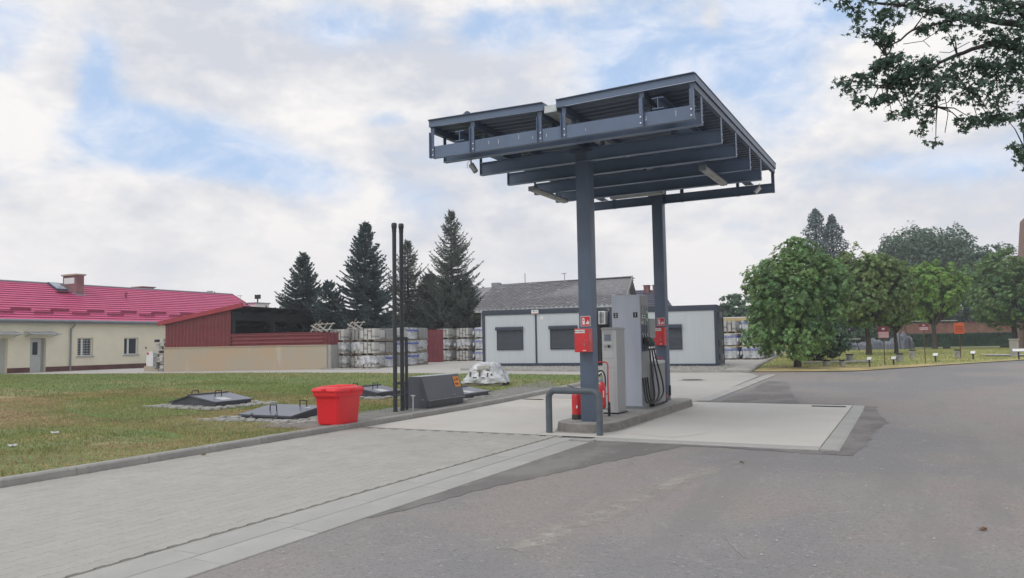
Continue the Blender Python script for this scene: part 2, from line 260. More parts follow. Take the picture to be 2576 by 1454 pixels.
# ------------------------------------------------------------ mesh helpers
class MB:
    def __init__(s): s.v = []; s.f = []; s.m = []; s.cur = 0
    def face(s, pts, flip=False):
        n = len(s.v); s.v += [tuple(p) for p in pts]; idx = list(range(n, n+len(pts)))
        s.f.append(idx[::-1] if flip else idx); s.m.append(s.cur); return s
    def poly(s, verts, faces):
        n = len(s.v); s.v += [tuple(p) for p in verts]
        for f in faces: s.f.append([n+i for i in f]); s.m.append(s.cur)
        return s
    def box(s, x0, x1, y0, y1, z0, z1):
        v = [(x0, y0, z0), (x1, y0, z0), (x1, y1, z0), (x0, y1, z0), (x0, y0, z1), (x1, y0, z1), (x1, y1, z1), (x0, y1, z1)]
        return s.poly(v, [(0, 3, 2, 1), (4, 5, 6, 7), (0, 1, 5, 4), (1, 2, 6, 5), (2, 3, 7, 6), (3, 0, 4, 7)])
    def bar(s, p0, p1, w, h, up=(0, 0, 1)):
        p0 = Vector(p0); p1 = Vector(p1); d = (p1-p0).normalized(); u = Vector(up)
        sx = d.cross(u)
        if sx.length < 1e-4: sx = d.cross(Vector((1, 0, 0)))
        sx.normalize(); uz = sx.cross(d)
        v = [p+sx*a*w/2+uz*b*h/2 for p in (p0, p1) for a, b in ((-1, -1), (1, -1), (1, 1), (-1, 1))]
        return s.poly(v, [(0, 3, 2, 1), (4, 5, 6, 7), (0, 1, 5, 4), (1, 2, 6, 5), (2, 3, 7, 6), (3, 0, 4, 7)][::1])
    def prism(s, poly, axis, a, b):
        """poly: 2-D points, extruded along axis from a to b"""
        def P(u, v, w): return {'x': (w, u, v), 'y': (u, w, v), 'z': (u, v, w)}[axis]
        n = len(poly); vs = [P(u, v, a) for u, v in poly]+[P(u, v, b) for u, v in poly]
        fs = [tuple(range(n))[::-1], tuple(range(n, 2*n))]+[(i, (i+1) % n, n+(i+1) % n, n+i) for i in range(n)]
        return s.poly(vs, fs)
    def tube(s, pts, r, n=8, cap=True, r2=None):
        pts = [Vector(p) for p in pts]; k = len(pts); ring = []
        prev = None
        for i, p in enumerate(pts):
            d = (pts[min(i+1, k-1)]-pts[max(i-1, 0)]).normalized()
            if prev is None:
                a = d.cross(Vector((0, 0, 1)))
                if a.length < .05: a = d.cross(Vector((1, 0, 0)))
            else: a = prev-d*prev.dot(d)
            a.normalize(); prev = a; b = d.cross(a)
            rr = r if r2 is None else r+(r2-r)*i/max(1, k-1)
            if isinstance(r, (list, tuple)): rr = r[i]
            ring.append([p+(a*math.cos(t)+b*math.sin(t))*rr for t in [2*math.pi*j/n for j in range(n)]])
        vs = [v for rg in ring for v in rg]; fs = []
        for i in range(k-1):
            for j in range(n): fs.append((i*n+j, i*n+(j+1) % n, (i+1)*n+(j+1) % n, (i+1)*n+j))
        if cap: fs += [tuple(range(n))[::-1], tuple(range((k-1)*n, k*n))]
        return s.poly(vs, fs)
    def lathe(s, prof, n=16, c=(0, 0, 0)):
        vs = [(c[0]+r*math.cos(2*math.pi*j/n), c[1]+r*math.sin(2*math.pi*j/n), c[2]+z) for r, z in prof for j in range(n)]
        k = len(prof); fs = [(i*n+j, i*n+(j+1) % n, (i+1)*n+(j+1) % n, (i+1)*n+j) for i in range(k-1) for j in range(n)]
        fs += [tuple(range(n))[::-1], tuple(range((k-1)*n, k*n))]
        return s.poly(vs, fs)
    def mesh(s, name, mats, smooth=False):
        me = bpy.data.meshes.new(name); me.from_pydata(s.v, [], s.f)
        ms = mats if isinstance(mats, (list, tuple)) else [mats]
        for m in ms: me.materials.append(MT[m])
        if len(ms) > 1: me.polygons.foreach_set('material_index', s.m)
        bm = bmesh.new(); bm.from_mesh(me); bmesh.ops.recalc_face_normals(bm, faces=bm.faces); bm.to_mesh(me); bm.free()
        if smooth: me.shade_smooth() if hasattr(me, 'shade_smooth') else [setattr(p, 'use_smooth', True) for p in me.polygons]
        return me
    def build(s, name, mats, parent=None, smooth=False, bevel=0, loc=None, rz=None, angle=40):
        me = s.mesh(name, mats, False)
        if bevel:
            bm = bmesh.new(); bm.from_mesh(me); bmesh.ops.remove_doubles(bm, verts=bm.verts, dist=1e-5)
            es = [e for e in bm.edges if len(e.link_faces) == 2 and e.calc_face_angle(0) > R(30)]
            bmesh.ops.bevel(bm, geom=es, offset=bevel, segments=2, affect='EDGES', profile=.6, clamp_overlap=True); bm.to_mesh(me); bm.free()
        if smooth:
            for p in me.polygons: p.use_smooth = True
            try: me.set_sharp_from_angle(angle=R(angle))
            except Exception: pass
        return link(name, me, parent, loc, rz)
def link(name, data, parent=None, loc=None, rz=None):
    o = bpy.data.objects.new(name, data); C.objects.link(o)
    if parent: o.parent = parent
    if loc: o.location = loc
    if rz is not None: o.rotation_euler = (0, 0, rz)
    return o
def tag(o, label=None, cat=None, group=None, kind=None):
    if label: o['label'] = label
    if cat: o['category'] = cat
    if group: o['group'] = group
    if kind: o['kind'] = kind
    return o
def thing(name, label, cat, loc=(0, 0, 0), rz=0, group=None):
    o = link(name, None, None, loc, rz); return tag(o, label, cat, group)
def kids(o): return [c for c in C.objects if c.parent is o]
def copy_tree(o, parent=None, children=None):
    ch = children if children is not None else {}
    if not ch:
        for c in C.objects:
            if c.parent: ch.setdefault(c.parent.name, []).append(c)
    c = o.copy(); C.objects.link(c)
    if parent is not None: c.parent = parent
    for k in ch.get(o.name, []): copy_tree(k, c, ch)
    return c
def quadpart(name, m, pts, parent=None):
    return MB().face(pts).build(name, m, parent)
def text(name, s, size, m, parent, loc, rot, depth=.002, sx=1, align='CENTER'):
    cu = bpy.data.curves.new(name, 'FONT'); cu.body = s; cu.size = size; cu.extrude = depth; cu.align_x = align; cu.align_y = 'CENTER'; cu.resolution_u = 3
    t = bpy.data.objects.new('tmp', cu); C.objects.link(t); bpy.context.view_layer.update()
    me = bpy.data.meshes.new_from_object(t.evaluated_get(bpy.context.evaluated_depsgraph_get())); bpy.data.objects.remove(t)
    me.materials.clear(); me.materials.append(MT[m])
    o = link(name, me, parent, loc); o.rotation_euler = rot; o.scale = (sx, 1, 1); return o
def raw(name, V, F, m, parent=None, nv=3, smooth=False):
    """fast mesh of many equal-sized faces from numpy arrays"""
    me = bpy.data.meshes.new(name); V = np.ascontiguousarray(V, dtype=np.float32).reshape(-1, 3); F = np.ascontiguousarray(F, dtype=np.int32).reshape(-1, nv)
    me.vertices.add(len(V)); me.vertices.foreach_set('co', V.ravel())
    me.loops.add(F.size); me.loops.foreach_set('vertex_index', F.ravel())
    me.polygons.add(len(F)); me.polygons.foreach_set('loop_start', np.arange(0, F.size, nv, dtype=np.int32))
    me.update(calc_edges=True); me.materials.append(MT[m])
    return link(name, me, parent)
def instances(Vp, Fp, P, Rm, sc):
    """repeat prototype Vp/Fp at points P with rotation matrices Rm and scales sc"""
    n = len(P); V = np.einsum('nij,kj->nki', Rm, Vp)*sc[:, None, None]+P[:, None, :]
    F = (Fp[None]+np.arange(n)[:, None, None]*len(Vp)); return V.reshape(-1, 3), F.reshape(-1, Fp.shape[1])
def frames(nrm, spin):
    """rotation matrices whose z axis follows nrm, spun about it"""
    z = nrm/np.linalg.norm(nrm, axis=1, keepdims=True); a = np.where(np.abs(z[:, 2:3]) < .9, [[0, 0, 1.]], [[1., 0, 0]])
    x = np.cross(a, z); x /= np.linalg.norm(x, axis=1, keepdims=True); y = np.cross(z, x)
    c, s_ = np.cos(spin)[:, None], np.sin(spin)[:, None]; x2 = x*c+y*s_; y2 = -x*s_+y*c
    return np.stack([x2, y2, z], axis=2)
def rows(name, ys, xl, xr, off, m, nx=10, kind='structure'):
    """ground sheet between two edge functions, following the terrain"""
    V = []
    for y in ys:
        a, b = xl(y), xr(y)
        for i in range(nx+1): x = a+(b-a)*i/nx; V.append((x, y, hg(x, y)+off))
    F = [(j*(nx+1)+i, j*(nx+1)+i+1, (j+1)*(nx+1)+i+1, (j+1)*(nx+1)+i) for j in range(len(ys)-1) for i in range(nx)]
    o = raw(name, V, F, m, nv=4); return tag(o, kind=kind)
def fr(a, b, st=1.):
    n = max(1, int(math.ceil(abs(b-a)/st))); return [a+(b-a)*i/n for i in range(n+1)]
# ============================================================ THE GROUND
def ground():
    xs = [-1500, -700, -300, -150, -90] + list(range(-64, 65, 2)) + [90, 150, 300, 700, 1500]
    ys = [-400, -120, -40] + list(range(-12, 115, 2)) + [150, 250, 500, 900, 1500]
    V = [(x, y, hg(x, y)-.06) for y in ys for x in xs]; n = len(xs)
    F = [(j*n+i, j*n+i+1, (j+1)*n+i+1, (j+1)*n+i) for j in range(len(ys)-1) for i in range(n-1)]
    tag(raw('ground', V, F, 'far', nv=4), kind='structure')
    rows('asphalt_road', fr(-12, 76, 1.), lambda y: -64, lambda y: 60, 0, 'asphalt', nx=124)
ground()
LFX = [(-64, 23.6), (-42.3, 23.9), (-27.7, 24.2), (-18, 25.4), (-10.7, 26.15), (-9.2, 26.2)]
def lawn_far(x):
    for (a, b), (c, d) in zip(LFX, LFX[1:]):
        if x <= c: return b+(d-b)*(x-a)/(c-a)
    return 26.2
def cols(name, xs, ylo, yhi, off, m, ny=20, kind='structure', parent=None):
    V = []
    for x in xs:
        a, b = ylo(x), yhi(x)
        for j in range(ny+1): y = a+(b-a)*j/ny; V.append((x, y, hg(x, y)+off))
    F = [(i*(ny+1)+j, (i+1)*(ny+1)+j, (i+1)*(ny+1)+j+1, i*(ny+1)+j+1) for i in range(len(xs)-1) for j in range(ny)]
    return tag(raw(name, V, F, m, nv=4, parent=parent), kind=kind)
cols('lawn', fr(-64, -9.24, 1.), lambda x: -4, lawn_far, .095, 'lawn', ny=36)
# yard pavement behind the lawn and round the containers
YR = lambda y: -5.25-(y-29.4)*.0765
cols('yard_pavement', fr(-64, -5.25, .8), lambda x: lawn_far(x) if x < -9.2 else 29.35, lambda x: min(76, 29.4+(-5.25-x)/.0765+.01) if x > -8.8 else 76., .012, 'yard', ny=50)
cols('lane_pavement', fr(-9.08, -4.62, .5), lambda x: 18.7, lambda x: 29.3 if x < -5.3 else 29.3-(x+5.3)*2.6, .014, 'yard', ny=22)
# paving blocks in the foreground lane
def paver_proto():
    a, b, n = .1985, .163, .0205   # length along the lane, width, depth of the waist
    o = [(-b/2, -a/2), (b/2, -a/2), (b/2, -a/2+.045), (b/2-n, -a/2+.068), (b/2-n, a/2-.068), (b/2, a/2-.045), (b/2, a/2), (-b/2, a/2), (-b/2, a/2-.045), (-b/2+n, a/2-.068), (-b/2+n, -a/2+.068), (-b/2, -a/2+.045)]
    c = .0035
    def ins(p): return (p[0]-math.copysign(c, p[0]), p[1]-math.copysign(c, p[1]))
    V = [(x, y, -.012) for x, y in o]+[(x, y, -.004) for x, y in o]+[(*ins(p), 0) for p in o]
    k = 12; F = [(24+i for i in range(12))]
    F = [tuple(range(24, 36))]+[(r*k+i, r*k+(i+1) % k, (r+1)*k+(i+1) % k, (r+1)*k+i) for r in range(2) for i in range(k)]
    return V, F
def pavers():
    base = rows('paving', fr(-3, 11.56, 1.), lambda y: -9.08, lambda y: -5.03, .011, 'paver_bed', nx=4)
    MB().box(-5.085, -5.034, -1, 11.555, .0, .0205).build('joint_strip', 'paver_many', base)
    V, F = paver_proto(); me = bpy.data.meshes.new('paver'); me.from_pydata(V, [], F); me.materials.append(MT['paver'])
    px, py = .1455, .2005; spots = []
    i = 0; x = -9.08+.085
    while x < -5.03-.07:
        y = -1+(py/2 if i % 2 else 0)
        while y < 11.56-.1:
            spots.append((x, y)); y += py
        x += px; i += 1
    vis = []
    for x, y in spots:   # in front of the camera and inside its view, nearest first
        d = math.hypot(x, y); az = math.degrees(math.atan2(x, y))
        vis.append((0 if (az > -61 and y > 2.9) else 1, d, x, y))
    vis.sort(); big = vis[:300]; rest = vis[300:]
    for _, _, x, y in big:
        o = link('paver', me, base, (x, y, .022+rnd.uniform(-.0012, .0012))); o.rotation_euler = (rnd.uniform(-.004, .004), rnd.uniform(-.004, .004), rnd.uniform(-.004, .004)+(math.pi if rnd.random() < .5 else 0))
    VV = []; FF = []
    for _, _, x, y in rest:
        n = len(VV); z = .022+rnd.uniform(-.0012, .0012); VV += [(x+a, y+b, z+c) for a, b, c in V]; FF += [[n+q for q in f] for f in F]
    m2 = bpy.data.meshes.new('pavers'); m2.from_pydata(VV, [], FF); m2.materials.append(MT['paver_many'])
    tag(link('pavers', m2, base), kind='stuff')
pavers()
def kerb_line(name, pts, w, top, piece, m, partname='kerbstone', depth=.25, cham=.02, slope=0):
    """row of kerbstones as parts of one piece of the setting"""
    root = None; stones = []
    for (x0, y0), (x1, y1) in zip(pts, pts[1:]):
        L_ = math.hypot(x1-x0, y1-y0); n = max(1, round(L_/piece)); ux, uy = (x1-x0)/L_, (y1-y0)/L_
        for k in range(n): stones.append((x0+ux*L_*(k+.5)/n, y0+uy*L_*(k+.5)/n, L_/n-.006, math.atan2(uy, ux), ux, uy))
    for x, y, l, a, ux, uy in stones:
        z0 = hg(x-ux*l/2, y-uy*l/2); z1 = hg(x+ux*l/2, y+uy*l/2)
        mb = MB().prism([(-w/2, -depth), (w/2, -depth), (w/2, top-cham-slope), (w/2-cham, top-slope), (-w/2+cham*.4, top), (-w/2, top-cham*.4)], 'x', -l/2, l/2)
        me = mb.mesh(partname, m)
        if root is None:
            root = link(name, me, None, (x, y, (z0+z1)/2)); tag(root, kind='structure'); o = root
            rl = Vector((x, y, (z0+z1)/2)); base_rot = Matrix.Rotation(a, 4, 'Z')@Matrix.Rotation(-math.atan2(z1-z0, l), 4, 'Y'); root.matrix_world = Matrix.Translation(rl)@base_rot; rm = root.matrix_world.copy()
        else:
            o = link(partname, me, root); o.matrix_parent_inverse = Matrix(); o.matrix_basis = rm.inverted()@(Matrix.Translation((x, y, (z0+z1)/2+rnd.uniform(-.0025, .0025)))@Matrix.Rotation(a+rnd.uniform(-.002, .002), 4, 'Z')@Matrix.Rotation(-math.atan2(z1-z0, l), 4, 'Y'))
    return root
kerb_line('lawn_kerb', [(-9.155, -3), (-9.155, 26.2)][::-1], .15, .12, 1.0, 'kerb')
kerb_line('lane_edging_inner', [(-4.875, -3), (-4.875, 11.25)][::-1], .30, .026, 1.0, 'edge', 'edging_stone', .1, .004)
kerb_line('lane_edging_outer', [(-4.55, -3), (-4.55, 11.05)][::-1], .33, .022, 1.0, 'edge', 'edging_stone', .1, .004, .012)
kerb_line('far_lane_edging', [(-4.52, 18.9), (-4.3, 28.2)], .34, .024, 1.0, 'edge', 'edging_stone', .1, .004)
kerb_line('yard_kerb', [(-17.2, 28.75), (-8.3, 28.95), (-5.25, 29.4)], .16, .10, 1.0, 'kerb')
kerb_line('yard_side_kerb', [(-5.25, 29.5), (-6.75, 49)][::-1], .14, .10, 1.0, 'kerb')
def blob(name, pts, off, m, jit=.06, sub=10, parent=None):
    """irregular flat patch laid on the ground"""
    out = []
    for (x0, y0), (x1, y1) in zip(pts, pts[1:]+pts[:1]):
        L_ = math.hypot(x1-x0, y1-y0); n = max(1, int(L_/.045)); ph = rnd.uniform(0, 6)
        for k in range(n):
            t = k/n; j = jit*(.55*math.sin(ph+t*L_*5.1)*math.sin(2+t*L_*2.3)+.25*math.sin(t*L_*17+ph)+(rnd.random()-.5)*.45); nx_, ny_ = -(y1-y0)/L_, (x1-x0)/L_
            out.append((x0+(x1-x0)*t+nx_*j, y0+(y1-y0)*t+ny_*j))
    bm = bmesh.new(); vs = [bm.verts.new((x, y, hg(x, y)+off)) for x, y in out]; f = bm.faces.new(vs); f.normal_update()
    if f.normal.z < 0: f.normal_flip()
    bmesh.ops.triangulate(bm, faces=[f]); me = bpy.data.meshes.new(name); bm.to_mesh(me); bm.free(); me.materials.append(MT[m])
    o = link(name, me, parent); tag(o, kind='structure' if parent is None else None); return o
blob('asphalt_patch', [(-4.38, 5.6), (-4.2, 6.3), (-4.05, 7.3), (-3.8, 8.2), (-3.45, 9.5), (-3.1, 10.6), (-2.95, 11.3), (-4.38, 11.3)], .0035, 'asphalt_patch', .05)
blob('asphalt_patch', [(-4.1, 18.78), (-2.25, 18.78), (-2.7, 21), (-3.35, 25.2), (-4.0, 25.6)], .0035, 'asphalt_patch', .05)
blob('asphalt_patch', [(-1.0, 11.2), (-.72, 11.1), (-.62, 12.0), (-.55, 14), (-.40, 15.2), (-.58, 17), (-.7, 18.6), (-.9, 18.7)], .0035, 'asphalt_patch', .07)
blob('asphalt_patch', [(-4.2, 11.32), (-4.2, 11.22), (-2.5, 11.18), (-.7, 10.98), (-.7, 11.32)], .0045, 'asphalt_patch', .05)
def dust_mat():
    m = mat('pale road dust', (.50, .47, .42), .9, var=.08, scale=5); nt = m.node_tree; b = nt.nodes['Principled BSDF']; L = nt.links.new
    tc = N(nt, 'ShaderNodeTexCoord'); a = N(nt, 'ShaderNodeTexNoise', i_Scale=3.2, i_Detail=9.0, i_Roughness=.75); L(tc.outputs['Object'], a.inputs['Vector'])
    mr = N(nt, 'ShaderNodeMapRange', interpolation_type='SMOOTHSTEP'); L(a.outputs['Fac'], mr.inputs[0]); mr.inputs[1].default_value = .34; mr.inputs[2].default_value = .62; mr.inputs[4].default_value = .7
    sp = N(nt, 'ShaderNodeSeparateXYZ'); L(tc.outputs['Object'], sp.inputs[0]); wob = N(nt, 'ShaderNodeTexNoise', i_Scale=1.4, i_Detail=3.0); L(tc.outputs['Object'], wob.inputs['Vector'])
    def MM(op, p, q):
        n = N(nt, 'ShaderNodeMath', operation=op)
        for i, v_ in enumerate((p, q)):
            if isinstance(v_, (int, float)): n.inputs[i].default_value = v_
            else: L(v_, n.inputs[i])
        return n.outputs[0]
    cx_ = MM('ADD', MM('MULTIPLY', MM('SUBTRACT', sp.outputs[1], 5.2), .115), -2.68); d = MM('ABSOLUTE', MM('ADD', MM('SUBTRACT', sp.outputs[0], cx_), MM('MULTIPLY', MM('SUBTRACT', wob.outputs['Fac'], .5), .25)), 0.0)
    fd = N(nt, 'ShaderNodeMapRange', interpolation_type='SMOOTHSTEP'); L(d, fd.inputs[0]); fd.inputs[1].default_value = .26; fd.inputs[2].default_value = .02; fd.inputs[3].default_value = 0; fd.inputs[4].default_value = 1
    fe = N(nt, 'ShaderNodeMapRange', interpolation_type='SMOOTHSTEP'); L(sp.outputs[1], fe.inputs[0]); fe.inputs[1].default_value = 10.3; fe.inputs[2].default_value = 8.8; fe.inputs[3].default_value = 0; fe.inputs[4].default_value = 1
    L(MM('MULTIPLY', MM('MULTIPLY', mr.outputs[0], fd.outputs[0]), fe.outputs[0]), b.inputs['Alpha']); MT['dust'] = m
dust_mat()
ST = [(-2.7, 5.2), (-2.62, 6.0), (-2.5, 7.0), (-2.38, 8.0), (-2.26, 8.9), (-2.15, 9.7), (-2.1, 10.4)]
for k, w in enumerate((.36,)):   # dust worn off the wheel line, thinning towards its edges
    blob('dust_streak', [(x-w-.03*math.sin(y*2), y) for x, y in ST]+[(x+w, y) for x, y in ST[::-1]], .0045+k*.001, 'dust', .09)
MT['scratch'] = mat('pale scratch', (.38, .36, .34), .9)
def scratches():
    V = []
    for pts in ([(-3.27, 9.9), (-3.13, 9.29), (-2.79, 8.62), (-2.41, 7.99), (-2.18, 7.42)], [(-2.82, 9.41), (-2.67, 9.11)], [(-1.37, 6.28), (-1.26, 6.01), (-1.1, 5.68)], [(-1.53, 5.37), (-1.46, 5.31)])+tuple([(a, b), (a+rnd.uniform(-.12, .12), b+rnd.uniform(-.12, .12))] for a, b in [(rnd.uniform(-3.6, 3), rnd.uniform(4.5, 14)) for _ in range(46)] if not (a < -.6 and b > 11)):
        for (x0, y0), (x1, y1) in zip(pts, pts[1:]):
            n = 5; l = math.hypot(x1-x0, y1-y0) or 1; nx_, ny_ = -(y1-y0)/l, (x1-x0)/l; w = rnd.uniform(.002, .005)
            for k in range(n):
                if rnd.random() < .15: continue
                a, b = k/n, (k+1)/n; j = rnd.uniform(-.006, .006); P = [(x0+(x1-x0)*q+nx_*(s*w+j), y0+(y1-y0)*q+ny_*(s*w+j), .0095) for q, s in ((a, -1), (b, -1), (b, 1), (a, 1))]; V += P
    tag(raw('asphalt_scratches', V, np.arange(len(V)).reshape(-1, 4), 'scratch', nv=4), kind='stuff')
scratches()
# the concrete refuelling slab, its border and joints
def slab():
    root = rows('concrete_slab', fr(11.6, 18.64, .64), lambda y: -9.07, lambda y: -1.16, .016, 'concrete', nx=8)
    mb = MB()
    for y in (11.585, 18.67): mb.box(-9.07, -5.5 if y < 12 else -1.2, y-.007, y+.007, -.05, hg(-5, y)+.024)
    for x in (-5.55, ): mb.box(x-.006, x+.006, 11.62, 18.6, -.05, hg(x, 15)+.0175)
    mb.build('slab_joint', 'kerb', root)
    b = MB()
    b.prism([(-1.14, 0), (-1.14, .022), (-.93, .014), (-.86, -.02), (-.86, -.1), (-1.14, -.1)], 'y', 11.34, 18.66); b.build('slab_border', 'edge', root, loc=(0, 0, .004))
    c = MB(); c.prism([(11.585, .02), (11.585, -.1), (11.33, -.1), (11.33, .006), (11.37, .017)], 'x', -4.45, -1.15); c.build('slab_border', 'edge', root, loc=(0, 0, .004))
slab()
MB().box(-5.06, -4.38, 11.215, 11.34, -.05, .021).build('mortar_bed', 'edge', None)['kind'] = 'structure'
blob('rust_stain', [(-4.1, 12.2), (-3.3, 11.9), (-2.9, 12.8), (-3.5, 14.2), (-4.2, 14.6)], .019, 'concrete', .1)
def grate(name, lab, x0, x1, y0, y1):
    z = hg((x0+x1)/2, y0)+.018; t = thing(name, lab, 'drain', ((x0+x1)/2, (y0+y1)/2, z)); w = (x1-x0)/2; h = (y1-y0)/2
    MB().box(-w, w, -h, h, -.004, .001).build('recess', 'black', t)
    m = MB(); m.box(-w, w, -h, -h+.015, .001, .008); m.box(-w, w, h-.015, h, .001, .008); m.build('grate_frame', 'grate', t)
    n = int((x1-x0)/.04)
    b = MB()
    for i in range(n+1):
        x = -w+2*w*i/n; b.box(x-.006, x+.006, -h+.015, h-.015, .001, .007)
    tag(b.build('grate_bars', 'grate', t))
grate('drain_grate', 'slotted iron drain at the far right corner of the concrete slab', -1.95, -1.27, 18.12, 18.3)
grate('drain_grate', 'small iron drain beside the lawn kerb behind the barrier hoop', -9.0, -8.45, 18.1, 18.28)
def manhole(x, y, r, lab):
    t = thing('manhole_cover', lab, 'manhole cover', (x, y, hg(x, y)+.014)); MB().lathe([(r+.12, 0), (r+.12, .006), (r+.02, .008), (r+.02, 0)], 32).build('collar', 'edge', t, smooth=True)
    MB().lathe([(r, 0), (r, .011), (0.001, .011)], 28).build('lid', 'grate', t)
manhole(-6.4, 25.5, .34, 'round iron manhole cover in the pale paving behind the pumps'); manhole(-6.55, 21.6, .2, 'small round cover in the paving beside the far column')
# refuelling island
def island():
    pl = [(-5.52, 12.75), (-5.5, 12.4), (-5.38, 12.15), (-5.15, 12.02), (-4.8, 12.0), (-4.6, 12.08), (-4.45, 12.35), (-4.42, 12.7), (-4.41, 17.5), (-4.5, 17.9), (-4.75, 18.12), (-5.3, 18.12), (-5.52, 17.8)]
    root = MB().poly([(x*1, y, .162) for x, y in [((p[0]+4.965)*.93-4.965, (p[1]-15)*.992+15) for p in pl]], [tuple(range(len(pl)))]).build('refuelling_island', 'island'); tag(root, kind='structure')
    n = len(pl); top = [((p[0]+4.965)*.93-4.965, (p[1]-15)*.992+15) for p in pl]; mid = [((p[0]+4.965)*.965-4.965, (p[1]-15)*.996+15) for p in pl]
    V = [(x, y, 0) for x, y in pl]+[(x, y, .145) for x, y in mid]+[(x, y, .162) for x, y in top]
    F = [(r*n+i, r*n+(i+1) % n, (r+1)*n+(i+1) % n, (r+1)*n+i) for r in (0, 1) for i in range(n)]
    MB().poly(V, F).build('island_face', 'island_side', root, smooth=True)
    sk = [((p[0]+4.965)*1.06-4.965, (p[1]-15)*1.012+15) for p in pl]; V = [(x, y, .024) for x, y in pl]+[(x+rnd.uniform(-.02, .02), y+rnd.uniform(-.02, .02), .018) for x, y in sk]
    MB().poly(V, [(i, (i+1) % n, n+(i+1) % n, n+i) for i in range(n)]).build('mortar_fillet', 'edge', root)
    m = MB()
    for k in range(16):
        x = -5.2+rnd.random()*.75; z = rnd.random()*.13; m.lathe([(rnd.uniform(.008, .03), 0), (.001, .012)], 7, (0, 0, 0)); 
island()
# park grass and its straw-coloured verge on the right
PE = [(-6.8, 49), (-5.2, 29.75), (-1.87, 30.2), (.3, 32.9), (4.2, 38.1), (8, 43.5), (14, 53), (30, 82)]
def park_lo(x):
    for (a, b), (c, d) in zip(PE, PE[1:]):
        if x <= c: return b+(d-b)*(x-a)/(c-a)
    return 82
cols('park_grass', fr(-6.8, -5.2, .2)+fr(-5.2, 28, .8)[1:], park_lo, lambda x: 112, .022, 'park', ny=80)
cols('dry_verge', fr(-5.15, 22, .6), lambda x: park_lo(x)-.06, lambda x: park_lo(x)+max(.5, 3.4-max(0, x+2.5)*.62)+.35*math.sin(x*2.3), .028, 'straw', ny=6)
cols('verge_edge', fr(-5.15, 24, .6), lambda x: park_lo(x)-.10, lambda x: park_lo(x)-.06, .012, 'kerb', ny=1)

# ============================================================ BUILDINGS
def off(t, mb, name, m, **k):
    """part given in world coordinates under an unrotated thing"""
    o = mb.build(name, m, t, **k); o.location = -Vector(t.location); return o
def brickmat(name, c1, c2, mortar, bw, bh, axis):
    m = bpy.data.materials.new(name); m.use_nodes = True; nt = m.node_tree; b = nt.nodes['Principled BSDF']; b.inputs['Roughness'].default_value = .88; L = nt.links.new
    tc = N(nt, 'ShaderNodeTexCoord'); sp = N(nt, 'ShaderNodeSeparateXYZ'); L(tc.outputs['Object'], sp.inputs[0]); cb = N(nt, 'ShaderNodeCombineXYZ')
    L(sp.outputs[{'x': 0, 'y': 1}[axis]], cb.inputs[0]); L(sp.outputs[2], cb.inputs[1])
    bt = N(nt, 'ShaderNodeTexBrick'); L(cb.outputs[0], bt.inputs['Vector']); bt.inputs['Color1'].default_value = (*c1, 1); bt.inputs['Color2'].default_value = (*c2, 1); bt.inputs['Mortar'].default_value = (*mortar, 1)
    bt.inputs['Scale'].default_value = 1; bt.inputs['Brick Width'].default_value = bw; bt.inputs['Row Height'].default_value = bh; bt.inputs['Mortar Size'].default_value = .008; bt.inputs['Bias'].default_value = -.1
    nz = N(nt, 'ShaderNodeTexNoise', i_Scale=1.3, i_Detail=6.0); L(tc.outputs['Object'], nz.inputs['Vector']); hs = N(nt, 'ShaderNodeHueSaturation'); mr = N(nt, 'ShaderNodeMapRange'); L(nz.outputs['Fac'], mr.inputs[0]); mr.inputs[1].default_value = .3; mr.inputs[2].default_value = .7; mr.inputs[3].default_value = .7; mr.inputs[4].default_value = 1.35
    L(mr.outputs[0], hs.inputs['Value']); L(bt.outputs[0], hs.inputs['Color']); L(hs.outputs[0], b.inputs['Base Color'])
    bp = N(nt, 'ShaderNodeBump', i_Strength=.6, i_Distance=.01); L(bt.outputs['Fac'], bp.inputs['Height']); bp.invert = True; L(bp.outputs[0], b.inputs['Normal'])
    MT[name] = m
brickmat('plinthbrick', (.17, .055, .045), (.13, .045, .038), (.12, .06, .05), .25, .08, 'y')
brickmat('chimbrick', (.27, .12, .125), (.22, .10, .105), (.3, .2, .2), .25, .08, 'y')
brickmat('wallbrick', (.25, .105, .08), (.18, .075, .06), (.22, .16, .13), .26, .085, 'x')

